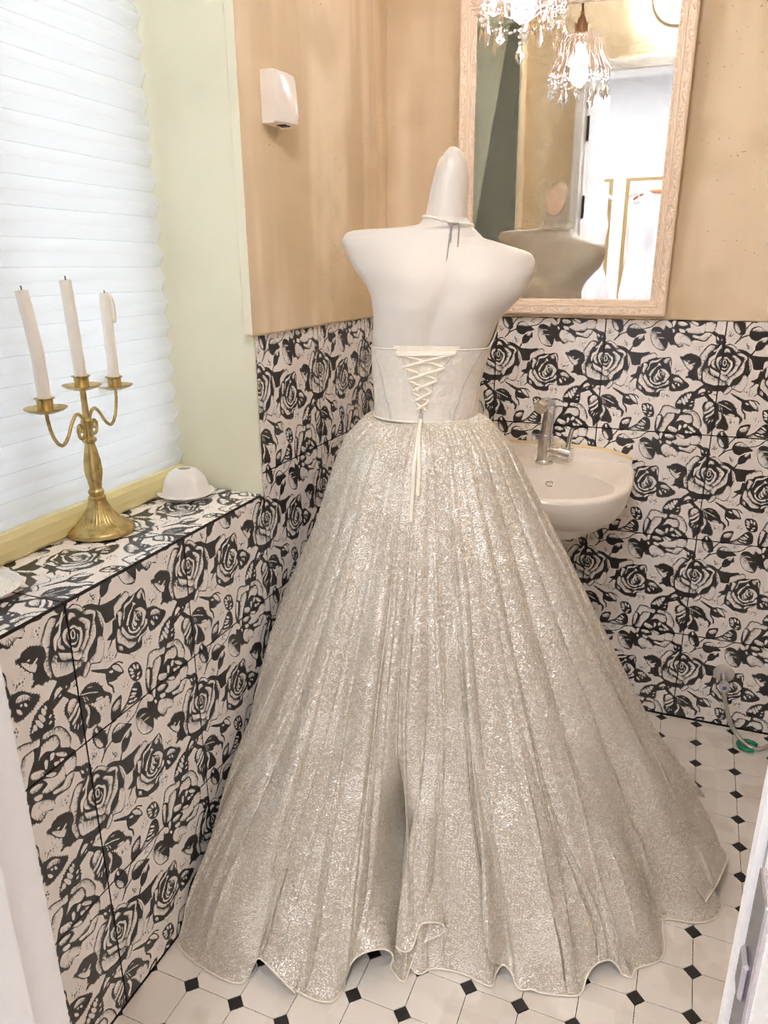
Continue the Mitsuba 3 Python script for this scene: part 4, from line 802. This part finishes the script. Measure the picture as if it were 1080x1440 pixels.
def hem_r(a): return np.interp(a, np.r_[ha[o_] - 2 * np.pi, ha[o_], ha[o_] + 2 * np.pi], np.tile(hd_[o_], 3))
GS = np.array([(0, 0), (.01, .050), (.055, .130), (.13, .200), (.225, .290), (.304, .368), (.42, .468), (.52, .558), (.645, .672), (.75, .775), (.885, .898), (1, 1)])
rs = np.random.default_rng(21)
VAL = list(np.array([-164, -150, -139, -127, -114, -102, -95, -86.5, -80, -69.8, -62, -55.4, -45, -37.6, -28, -20, -8.4, -1, 7.5, 21]) * np.pi / 180)
a_ = VAL[-1]
while a_ < VAL[0] + 2 * np.pi - .2: a_ += .12 + .2 * rs.random(); VAL.append(a_)
VAL = np.array(VAL); VAL = VAL[VAL < VAL[0] + 2 * np.pi - .08]
SEC = np.sort(np.concatenate([VAL + rs.normal(.08, .04, len(VAL)), rs.uniform(-3.1, 3.1, 30)]))
def nper(a, k, s, c, seed): return meshkit.noise(np.stack([np.cos(a) * k + 9, np.sin(a) * k + 9, s * c], -1), seed) - .5
def cells(a, V, skew, pw=1.0):
    V = np.sort(np.mod(V, 2 * np.pi)); a = np.mod(a, 2 * np.pi); e = np.r_[V, V[0] + 2 * np.pi]
    a = np.where(a < V[0], a + 2 * np.pi, a); i = np.clip(np.searchsorted(e, a, side='right') - 1, 0, len(V) - 1)
    w = e[i + 1] - e[i]; t = np.clip((a - e[i]) / w, 0, 1)
    sk = skew[i]; t2 = t ** sk
    return np.sin(np.pi * t2) ** pw, t2, w, i
SKP, SKS = np.exp(rs.normal(0, .45, 200)), np.exp(rs.normal(0, .35, 200))
SGN = np.where(rs.random(200) < .5, -1.0, 1.0); AMP, AMS = .65 + .7 * rs.random(200), .3 + 1.2 * rs.random(200)
AC = math.radians(-80.5)
def ss(a, b, x): t = np.clip((x - a) / (b - a), 0, 1); return t * t * (3 - 2 * t)
HEMC = np.array([(-118.9, -0.010, -1.207, 0.000), (-115.9, 0.043, -1.235, 0.000), (-112.2, 0.118, -1.251, 0.000), (-109.3, 0.167, -1.252, 0.000), (-107.0, 0.185, -1.241, 0.000), (-104.3, 0.190, -1.216, 0.020), (-102.1, 0.203, -1.214, 0.040), (-99.7, 0.241, -1.225, 0.035), (-97.3, 0.285, -1.233, 0.015), (-95.7, 0.289, -1.224, 0.000), (-93.2, 0.327, -1.227, 0.000), (-90.7, 0.359, -1.219, 0.000), (-88.5, 0.369, -1.193, 0.000), (-86.5, 0.370, -1.164, 0.030), (-84.7, 0.389, -1.153, 0.060), (-83.1, 0.418, -1.133, 0.065), (-81.7, 0.434, -1.115, 0.050), (-80.3, 0.440, -1.102, 0.020), (-79.0, 0.437, -1.112, 0.000), (-77.6, 0.460, -1.129, 0.000), (-76.4, 0.473, -1.132, 0.000), (-75.3, 0.476, -1.116, 0.010), (-74.4, 0.480, -1.098, 0.025), (-73.4, 0.492, -1.077, 0.050), (-72.4, 0.528, -1.061, 0.075), (-72.1, 0.528, -1.059, 0.095), (-71.6, 0.504, -1.073, 0.105), (-71.2, 0.485, -1.076, 0.090), (-70.6, 0.479, -1.101, 0.060), (-70.2, 0.461, -1.108, 0.050), (-69.8, 0.444, -1.101, 0.050), (-69.2, 0.468, -1.101, 0.020), (-67.8, 0.496, -1.106, 0.000), (-66.3, 0.514, -1.087, 0.000), (-63.9, 0.546, -1.077, 0.000), (-61.2, 0.580, -1.075, 0.000), (-58.8, 0.618, -1.081, 0.000), (-57.1, 0.635, -1.079, 0.000), (-55.4, 0.636, -1.057, 0.010), (-53.8, 0.647, -1.049, 0.030), (-52.0, 0.664, -1.046, 0.015), (-50.0, 0.683, -1.066, 0.000), (-48.0, 0.706, -1.062, 0.008), (-45.8, 0.738, -1.057, 0.000), (-43.0, 0.783, -1.044, 0.000), (-41.3, 0.797, -1.031, 0.000), (-39.3, 0.803, -1.005, 0.020), (-37.6, 0.816, -0.983, 0.030), (-35.8, 0.839, -0.964, 0.030), (-34.2, 0.855, -0.962, 0.020), (-32.3, 0.870, -0.965, 0.000), (-30.5, 0.885, -0.962, 0.000), (-28.5, 0.893, -0.940, 0.000), (-25.9, 0.932, -0.908, 0.000), (-23.3, 0.942, -0.872, 0.000), (-20.0, 0.938, -0.806, 0.000), (-17.8, 0.963, -0.792, 0.000), (-15.7, 0.999, -0.786, 0.000), (-13.1, 1.039, -0.759, 0.000), (-10.3, 1.056, -0.714, 0.000), (-8.4, 1.036, -0.718, 0.020), (-5.6, 1.016, -0.768, 0.050), (-2.7, 1.036, -0.722, 0.055), (0.8, 1.054, -0.663, 0.050), (4.9, 1.070, -0.577, 0.020), (7.5, 1.048, -0.529, 0.010), (10.3, 1.042, -0.480, 0.000)])
_hp = crom(HEMC, 5, False); HA, HX = np.radians(np.maximum.accumulate(_hp[:, 0] + np.arange(len(_hp)) * 1e-6)), _hp[:, 1:]
def vis(a): return ss(HA[0] - .16, HA[0], a) * (1 - ss(HA[-1], HA[-1] + .2, a))
def skirt(a, s, off=0.0):
    """World points of the skirt: a = angle about the waist centre, s = 0 at the waist seam to 1 at the hem. Over the seen arc the hem follows its own folded line."""
    a, s = np.broadcast_arrays(np.asarray(a, float), np.asarray(s, float))
    P = skirt_base(a, s, off); E = skirt_base(a, np.ones_like(s), 0.0)
    H = np.stack([np.interp(a, HA, HX[:, k]) for k in range(3)], -1)
    D = (H - E) * vis(a)[..., None]; w = ss(.45, 1.0, s)[..., None] ** 1.25
    P = P + D * w * np.array([1, 1, 0]) + D * (ss(.80, 1.0, s)[..., None] ** 1.2) * Z
    P[..., 0] = np.maximum(P[..., 0], .006 + .004 * np.abs(np.sin(a * 40))); P[..., 1] = np.minimum(P[..., 1], -.02); P[..., 2] = np.maximum(P[..., 2], .0045)
    return P
def skirt_base(a, s, off=0.0):
    a, s = np.broadcast_arrays(np.asarray(a, float), np.asarray(s, float))
    loc = a + bb * -1
    wr = 1 / np.sqrt((np.cos(a + .22) / .110) ** 2 + (np.sin(a + .22) / .084) ** 2)
    R = hem_r(a); g = np.interp(s, GS[:, 0], GS[:, 1])
    side = np.clip(-np.cos(a), 0, 1); g = g * (1 - .27 * side * (1 - s) * ss(.03, .3, s)); back_ = np.clip(-np.sin(a), 0, 1)
    g = g - .035 * back_ * np.sin(np.pi * np.clip(s, 0, 1)) 
    aw = a + .045 * nper(a, 1.6, s, 2.2, 1) * s + .03 * nper(a, 5, s, 4.5, 2) * s
    f1, t1, w1, i1 = cells(aw, VAL, SKP); f2, t2, w2, i2 = cells(aw + .02 * nper(a, 4, s, 6, 3), SEC, SKS)
    r0 = wr + (R - wr) * g
    lift = np.clip(w1 / .19, .5, 1.25) * AMP[i1]
    A1 = (.0022 * ss(0, .05, s) + .040 * s ** 1.35) * lift
    on = ss(.0, .25, s + .6 * nper(a * 1.0, 3, s, .01, 31)) * (.35 + 1.3 * np.clip(nper(a, 6, s, 2.5, 33) + .5, 0, 1))
    A2 = (.0026 * np.exp(-s / .12) * ss(.0, .03, s) + (.0070 * ss(.1, .5, s) + .008 * ss(.8, 1, s)) * on) * AMS[i2] * np.clip(w2 / .10, .3, 1.2)
    gat = .0020 * np.sin(a * 84 + 9 * nper(a, 7, s, 1, 5)) * np.exp(-s / .055) * ss(0, .012, s)
    r = r0 + A1 * (f1 - .62) + A2 * (f2 - .6) + gat
    r = r + .012 * nper(a, 5, s, 3, 19) * ss(.1, .5, s) + .008 * nper(a, 10, s, 7, 7) * ss(.15, .5, s) + .0030 * nper(a, 24, s, 7, 9) * ss(.2, .6, s) + .0012 * nper(a, 60, s, 16, 10) * ss(.1, .5, s)
    out_ = 1 - vis(a); pleat = np.exp(-((a - AC) / .042) ** 2) * ss(.60, .84, s) * (1 - ss(.90, 1, s)); r = r - .17 * pleat
    r = r + (.011 * nper(a + .35 * s, 13, s, 8, 41) + .007 * nper(a - .3 * s, 28, s, 13, 42)) * ss(.50, .85, s)
    ruff = nper(a, 6.5, s, 1.5, 11) * ss(.82, 1.0, s) + .6 * nper(a, 13, s, 1.5, 12) * ss(.88, 1.0, s); r = r + .05 * ruff * out_ + .022 * (f1 - .6) * ss(.85, 1, s)
    tang = -A1 * SGN[i1] * .75 * np.sin(np.pi * t1) ** 2 * ss(.1, .7, s) - A2 * .3 * np.sin(2 * np.pi * t2) + .05 * nper(a, 7, s, 2.0, 15) * ss(.84, 1.0, s) * out_ - .026 * np.clip(w1 / .19, .4, 1.3) * np.sin(2 * np.pi * t1) * ss(.55, 1.0, s) ** 2
    r = r + off
    x = C0[0] + r * np.cos(a) - tang * np.sin(a); y = C0[1] + r * np.sin(a) + tang * np.cos(a)
    z = ZW - (ZW - .006) * np.interp(s, [0, .5, .9, .96, 1.0], [0, .50, .905, .972, 1.0])
    z = z + .050 * np.clip(nper(a, 8, s, .5, 13) * 2.2 - .15, 0, 1) * ss(.92, 1.0, s) * out_
    drop = .012 * np.sin(a + .2) * (1 - ss(0, .12, s)); z = z + drop * .6
    for _ in range(14):                                                       # the cloth gives way to the front of the basin
        c_, s_ = (x - .52) / .256, np.where(y < -.24, (y + .24) / .252, (y + .24) / .245)
        ins = (np.abs(c_) ** 2.5 + np.abs(s_) ** np.where(s_ < 0, 2.5, 4.5) < 1) & (z < .90)
        k = np.where(ins, 1 - .06 * ss(.30, .62, z), 1.0); x = C0[0] + (x - C0[0]) * k; y = C0[1] + (y - C0[1]) * k
    w = .016 + .010 * nper(a, 9, s, 6, 17); x = w + np.where(x - w > .03, x - w, .03 * np.exp(np.minimum((x - w - .03) / .03, 0)) )  # pressed against the tiled wall
    y = np.minimum(y, -.02)
    return np.stack([x, y, np.maximum(z, .0045)], -1)
sa = np.concatenate([np.linspace(-np.pi, -2.2, 150, endpoint=False), np.linspace(-2.2, .35, 1500, endpoint=False), np.linspace(.35, np.pi, 400, endpoint=False)]); sv = np.concatenate([np.linspace(0, .06, 22, endpoint=False), np.linspace(.06, .84, 96, endpoint=False), np.linspace(.84, 1, 72)])
G = skirt(sa[None], sv[:, None])
sk = put('skirt', loft(G, False, False), 'mat_glitter', wd, True)
he = G[-1]; put('hem_edge', tube(he, .0020, 5, True), 'mat_satin', sk, True)
# bodice: open at the back in a V
AB = -math.pi / 2 - .02
def vhalf(z): return np.interp(z, [1.018, 1.03, 1.06, 1.10, 1.14, 1.17], [.006, .012, .10, .22, .36, .50])
def ztop(a): 
    f = np.clip(np.sin(a + .35), 0, 1); return 1.1655 - .004 * np.abs(np.cos(a)) + .095 * f ** 1.2 - .045 * np.exp(-((np.mod(a, 2 * np.pi) - np.pi / 2 + .40) / .24) ** 2)
us = np.linspace(0, 1, 220); rows = []
for v in np.linspace(0, 1, 30):
    row = []
    for u in us:
        a = AB + 2 * np.pi * u; z = 1.014 + (float(ztop(a)) - 1.014) * v; h = float(vhalf(z)); a = AB + h + (2 * np.pi - 2 * h) * u
        z = 1.014 + (float(ztop(a)) - 1.014) * v
        L, Yv = tring(z, .0045, np.array([a]), False); row.append(w3(L[0], Yv[0], z))
    rows.append(row)
BR = np.array(rows)
def sheet(P, flip=False):
    m, n = P.shape[:2]; i, j = np.meshgrid(np.arange(m - 1), np.arange(n - 1), indexing='ij')
    q = np.stack([i * n + j, i * n + j + 1, (i + 1) * n + j + 1, (i + 1) * n + j], -1).reshape(-1, 4)
    return tm(P.reshape(-1, 3), quads(q[:, ::-1] if flip else q))
bo = put('bodice', sheet(BR), 'mat_bodice', wd, True)
put('piping', tube(np.vstack([BR[::-1, 0][:0], BR[:, 0], BR[-1], BR[::-1, -1]]), .0020, 6), 'mat_bodice_cloth', bo, True)
for u in (.105, .19, .81, .895):
    j = int(u * 219); sg = 1 if u < .5 else -1
    path = np.array([BR[i, min(219, max(0, j + int(sg * (i - 15) * .13)))] for i in range(29)])
    nn = path - (AX + np.array([0, 0, 0])); nn[:, 2] = 0; nn /= np.linalg.norm(nn, axis=1, keepdims=True)
    put('boning', tube(path + nn * -.0008, .0030, 8, flat=.6, nrm=nn), 'mat_boning', bo, True)
put('waist_seam', tube(w3(*tring(1.0165, .0052, np.linspace(0, 2 * np.pi, 160, endpoint=False), False), 1.0165 + 0 * np.linspace(0, 1, 160)), .0022, 6, True), 'mat_bodice_cloth', wd, True)
# modesty panel behind the lacing
mp_ = np.array([[w3(*[q[0] for q in tring(z, .0016 + .0025 * abs(math.sin(a * 22 + z * 30)) * np.clip((z - 1.05) / .1, 0, 1), np.array([a]), False)], z) for a in AB + (float(vhalf(z)) + .05) * np.linspace(-1, 1, 60)] for z in np.linspace(1.02, 1.1700, 26)])
put('modesty_panel', sheet(mp_), 'mat_satin', wd, True)
# lacing
def bpt(side, z, off=.0075, extra=.03):
    a = AB + side * (float(vhalf(z)) + extra); L, Yv = tring(z, off, np.array([a]), False); return w3(L[0], Yv[0], z)
def cross(z0, s0, z1, s1):
    n = 10; a0, a1 = AB + s0 * (vhalf(z0) + .03), AB + s1 * (vhalf(z1) + .03)
    return np.array([w3(*[q[0] for q in tring(z0 + (z1 - z0) * u, .0070 + .0022 * math.sin(math.pi * u), np.array([a0 + (a1 - a0) * u]), False)], z0 + (z1 - z0) * u) for u in np.linspace(0, 1, n)])
NB = -FF
def ribbon(p, w=.0028): return tube(p, w, 8, flat=.38, nrm=NB)
lz = [1.157, 1.128, 1.103, 1.080, 1.060, 1.043]
put('lace', ribbon(cross(1.155, -1, 1.158, 1), .0034), 'mat_satin', wd, True)
put('lace', ribbon(cross(1.152, -1, 1.154, 1) + FF * -.002, .0026), 'mat_satin', wd, True)
for k in range(5):
    put('lace', ribbon(cross(lz[k], -1, lz[k + 1], 1)), 'mat_satin', wd, True)
    put('lace', ribbon(cross(lz[k], 1, lz[k + 1], -1) + FF * -.002), 'mat_satin', wd, True)
for s in (-1, 1):
    for k in range(5):
        z0, z1 = lz[k], lz[k + 1]; zm = (z0 + z1) / 2
        put('loop', ribbon(smooth_path([bpt(s, z0, .006, .03), bpt(s, z0 - .004, .007, -.045 * min(1, float(vhalf(zm)) / .2)), bpt(s, zm, .007, -.05 * min(1, float(vhalf(zm)) / .2)), bpt(s, z1 + .004, .006, .01)], 4), .0016), 'mat_satin', wd, True)
put('zip_pull', cat([xf(bx(-.004, .004, -.002, .002, -.012, .008, .0015), frame(on_back(-.036, 1.026, .012), RR, FF, Z)), tube([on_back(-.036, 1.045, .008), on_back(-.036, 1.018, .010)], .0022, 8)]), 'mat_zip', wd)
aB = math.atan2(*(w3(-.036, -.09, 0)[[1, 0]] - C0[[1, 0]]))
for da, ln, sd in ((-.03, .18, 1), (.045, .13, -1)):
    ss_ = np.linspace(.0, ln, 30); tl_p = np.array([skirt(np.array(aB + da * min(1, s * 12) + .05 * sd * math.sin(s * 14) * s), np.array(s), .012)  for s in ss_]); tl_p[0] = bpt(sd * .3, 1.028, .010, 0)
    put('ribbon_tail', ribbon(tl_p, .0038), 'mat_satin', wd, True)
# ---------------------------------------------------------------- pendant lamp with crystal drops
pc = np.array([.464, -.417]); ZR = 1.828
pn = thing('crystal_pendant_lamp', 'small glass pendant lamp hung with crystal drops in front of the mirror', 'pendant lamp')
put('cord', tube([[*pc, ZR + .135], [*pc, CEIL - .018]], .0032, 8), 'mat_wire', pn, 40)
put('canopy', lathe([(.0, 0), (.010, .0), (.045, .012), (.05, .02), (.0, .02)], 32, (*pc, CEIL - .02)), 'mat_copper', pn, 40)
put('socket', lathe([(.0, .084), (.026, .085), (.027, .089), (.019, .091), (.0185, .108), (.0205, .109), (.0205, .113), (.014, .116), (.011, .128), (.0065, .131), (.0060, .142), (.0, .143)], 32, (*pc, ZR)), 'mat_copper', pn, 40)
put('socket_screw', tube([[pc[0] + .024, pc[1], ZR + .096], [pc[0] + .034, pc[1], ZR + .096]], .002, 8), 'mat_copper', pn)
def petals(a, z): return .10 * np.abs(np.sin(6 * a)) * np.clip((.050 - z) / .05, 0, 1)
put('shade', loft([np.stack([pc[0] + r * (1 + petals(aa, z)) * np.cos(aa), pc[1] + r * (1 + petals(aa, z)) * np.sin(aa), np.full(144, ZR + z - .010 * np.abs(np.cos(6 * aa)) * np.clip((.02 - z) / .02, 0, 1))], 1) for aa in [np.arange(144) * 2 * np.pi / 144] for r, z in ((.022, .088), (.040, .085), (.054, .075), (.060, .060), (.0615, .045), (.066, .028), (.074, .012), (.082, .0))], False, False), 'mat_shade_glass', pn, True)
for k in range(24):
    a = k * np.pi / 12
    put('rib', tube(smooth_path([[pc[0] + r * math.cos(a), pc[1] + r * math.sin(a), ZR + z] for r, z in ((.0225, .0885), (.0405, .0858), (.0545, .0756), (.0607, .0600), (.0622, .045), (.0665, .028), (.0745, .012), (.0825, -.010))], 4), .0014, 6), 'mat_shade_rib', pn, 50)
zig = []
for k in range(24):
    a = k * np.pi / 12; zig.append([pc[0] + .0625 * math.cos(a), pc[1] + .0625 * math.sin(a), ZR + (.058 if k % 2 else .036)])
put('rib', tube(smooth_path(zig + zig[:1], 3), .0010, 6), 'mat_shade_rib', pn, 50)
put('rim', tube(smooth_path([[pc[0] + .0835 * (1 + .04 * abs(math.sin(3 * b))) * math.cos(b), pc[1] + .0835 * (1 + .04 * abs(math.sin(3 * b))) * math.sin(b), ZR - .006 - .004 * math.cos(12 * b)] for b in np.arange(73) * 2 * np.pi / 72], 2), .0016, 6), 'mat_shade_rib', pn, 50)
put('bulb', lathe([(.0, -.042), (.010, -.0405), (.019, -.034), (.0245, -.024), (.0262, -.012), (.0245, .002), (.0195, .018), (.0150, .032), (.0135, .045), (.0135, .060), (.0, .062)], 32, (*pc, ZR)), 'mat_opal', pn, True, emitter={'type': 'area', 'radiance': {'type': 'rgb', 'value': [BULB * c for c in BULB_COL]}})
def gem(c, h, w, th, ax):
    """A faceted leaf shaped drop hanging from c."""
    prof_ = [(0, 0), (-.10 * h, .18 * w), (-.22 * h, .13 * w), (-.52 * h, .42 * w), (-.70 * h, .5 * w), (-.86 * h, .26 * w), (-h, .0)]
    R = []
    for z, r in prof_:
        r = max(r, .0003)
        R.append([[c[0] + math.cos(ax) * r * math.cos(b) - math.sin(ax) * th * (r / (.5 * w)) * math.sin(b), c[1] + math.sin(ax) * r * math.cos(b) + math.cos(ax) * th * (r / (.5 * w)) * math.sin(b), c[2] + z] for b in np.arange(8) * np.pi / 4 + .2])
    return loft(R)
def bead(c, r): m = trimesh.creation.icosphere(1, radius=r); return tm(m.vertices * [1, 1, .75] + np.array(c), m.faces)
rc = np.random.default_rng(12)
for k in range(12):
    a = (k + .5) * np.pi / 6; r = .0835; c = np.array([pc[0] + r * math.cos(a), pc[1] + r * math.sin(a), ZR - .006])
    put('hook', tube(smooth_path([c + [0, 0, .004], c + [.003 * math.cos(a), .003 * math.sin(a), -.004], c + [0, 0, -.009]], 4), .0008, 5), 'mat_copper', pn, 40)
    z = c[2] - .013
    for q in range(1 + k % 2 + (k % 3 == 0)):
        put('crystal_bead', bead([c[0], c[1], z], .0058), 'mat_crystal', pn); z -= .0125
    put('crystal_drop', gem(np.array([c[0], c[1], z + .004]), .034 + .012 * rc.random(), .021 + .004 * rc.random(), .0045, a + np.pi / 2 + rc.normal(0, .3)), 'mat_crystal', pn)
    if k % 3 == 1:
        o = c * [1, 1, 0] + np.array([.010 * math.cos(a + 1.2), .010 * math.sin(a + 1.2), z - .004])
        put('crystal_drop', gem(o, .044, .015, .004, a + .6), 'mat_crystal', pn)
    a2 = a + np.pi / 6; d = np.array([pc[0] + r * math.cos(a2), pc[1] + r * math.sin(a2), ZR - .006])
    for u in (.25, .5, .75):
        q = c + (d - c) * u; put('crystal_bead', bead([q[0], q[1], ZR - .022 - .016 * math.sin(math.pi * u)], .0046), 'mat_crystal', pn)
# round bulkhead lamp above the doorway
dm = thing('bulkhead_lamp', 'round yellow glass bulkhead lamp above the doorway, seen in the mirror', 'wall lamp')
dc = np.array([.622, YW0, 2.235])
def flp(prof, n=40): return xf(lathe(prof, n), frame(dc, X, -Z, Y))
put('base', flp([(.0, 0), (.100, 0), (.100, .018), (.092, .024), (.0, .024)]), 'mat_white_frame', dm, 40)
put('globe', flp([(.090, .0245), (.092, .040), (.085, .060), (.066, .078), (.036, .088), (.0, .091)]), 'mat_opal', dm, True, emitter={'type': 'area', 'radiance': {'type': 'rgb', 'value': [DOME * c for c in DOME_COL]}})
put('guard', cat([tube([dc + [.094 * math.cos(a) * s, .026 + .072 * math.sqrt(max(0, 1 - s * s)), .094 * math.sin(a) * s] for s in np.linspace(-1, 1, 25)], .0022, 6) for a in (0, np.pi / 2)]), 'mat_gold', dm, 40)

# ---------------------------------------------------------------- gowns on racks in the dressing room
def rack(x0, x1, y, label):
    t = thing('clothes_rack', label, 'clothes rack')
    for x in (x0, x1): put('post', bx(x - .012, x + .012, y - .012, y + .012, .0, 1.60, .002), 'mat_gold', t); put('foot', bx(x - .014, x + .014, y - .22, y + .22, .0, .022, .003), 'mat_gold', t)
    put('rail', bx(x0 - .012, x1 + .012, y - .010, y + .010, 1.588, 1.608, .002), 'mat_gold', t)
    put('shelf_bar', bx(x0, x1, y - .008, y + .008, .16, .178, .002), 'mat_gold', t)
RY = -3.5
rack(-.75, .170, RY, 'gold clothes rack with few gowns, left one in the mirror reflection'); rack(.272, 1.25, RY - .05, 'gold clothes rack full of white gowns, right one in the mirror reflection')
def gown(x, y, ang, zt, w, ln, seed, m, label, woody=False):
    r = np.random.default_rng(seed); u, v = np.array([math.cos(ang), math.sin(ang), 0]), np.array([-math.sin(ang), math.cos(ang), 0])
    h = thing('hanger', ('wooden' if woody else 'white padded') + ' hanger ' + label[0], 'hanger'); o = np.array([x, y, zt])
    put('shoulder', tube(smooth_path([o + u * -.19 + Z * -.045, o + u * -.11 + Z * -.010, o, o + u * .11 + Z * -.010, o + u * .19 + Z * -.045], 5), np.interp(np.linspace(0, 1, 21), [0, .5, 1], [.009, .014, .009]), 8), 'mat_wood' if woody else 'mat_gown', h, True)
    put('hook', tube(smooth_path([o, o + Z * .03, o + Z * .05 + v * .018, o + Z * (1.612 - zt + .002) + v * .010, o + Z * (1.612 - zt + .0045), o + Z * (1.612 - zt - .006) - v * .012], 4), .0018, 6), 'mat_steel', h, True)
    d = thing('white_gown', label[1], 'dress')
    n = 120; a = np.arange(n) * 2 * np.pi / n; ph = r.random(4) * 6.28; R = []
    for s in np.linspace(0, 1, 46):
        z = zt - .055 - s * ln; f = np.interp(s, [0, .12, .28, .34, .5, 1], [.62, .80, .62, .66, .95, 1.35 + .25 * r.random() * 0]) ; dp = np.interp(s, [0, .12, .28, .5, 1], [.25, .5, .42, .8, 1.2])
        fold = 1 + ss(.25, .6, s) * (.12 * np.sin(9 * a + ph[0] + 2 * s) + .09 * np.sin(17 * a + ph[1] - s)) + .02 * np.sin(31 * a + ph[2])
        neck = (.05 * np.exp(-((np.cos(a)) / .35) ** 2)) * (s < .02)
        R.append(o * [1, 1, 0] + (w / 2 * f * np.cos(a) * fold)[:, None] * u + (.11 * dp * np.sin(a) * fold)[:, None] * v + Z * (z - neck)[:, None])
    put('cloth', loft(R, False, False), m, d, True)
    for sgn in (-1, 1): put('strap', tube(smooth_path([o + u * sgn * .115 + Z * -.004, o + u * sgn * .115 + v * .028 + Z * -.02, o + u * sgn * .11 + v * .03 + Z * -.064], 4), .006, 6), m, d, True)
    return d
gown(.035, RY, .25, 1.515, .36, 1.18, 1, 'mat_gown_pink', ('holding the pinkish gown on the left rack', 'pale pink V neck gown, nearest the post on the left rack in the mirror'))
gown(-.20, RY, .9, 1.515, .34, 1.22, 2, 'mat_gown', ('holding the inner gown of the left rack', 'plain white gown behind the pink one on the left rack'))
gown(.360, RY - .05, 1.0, 1.52, .36, 1.15, 3, 'mat_gown', ('holding the first gown on the right rack', 'white gown nearest the post of the right rack in the mirror'))
gown(.450, RY - .05, .7, 1.52, .40, 1.20, 4, 'mat_gown', ('with orange varnish on the right rack', 'white layered gown on the wooden hanger of the right rack'), True)
gown(.560, RY - .05, .5, 1.52, .42, 1.24, 5, 'mat_gown', ('holding the fullest gown on the right rack', 'fullest white gown in the middle of the right rack'))
gown(.72, RY - .05, .6, 1.52, .40, 1.22, 6, 'mat_gown', ('holding the outer gown on the right rack', 'white gown farthest from the post on the right rack'))
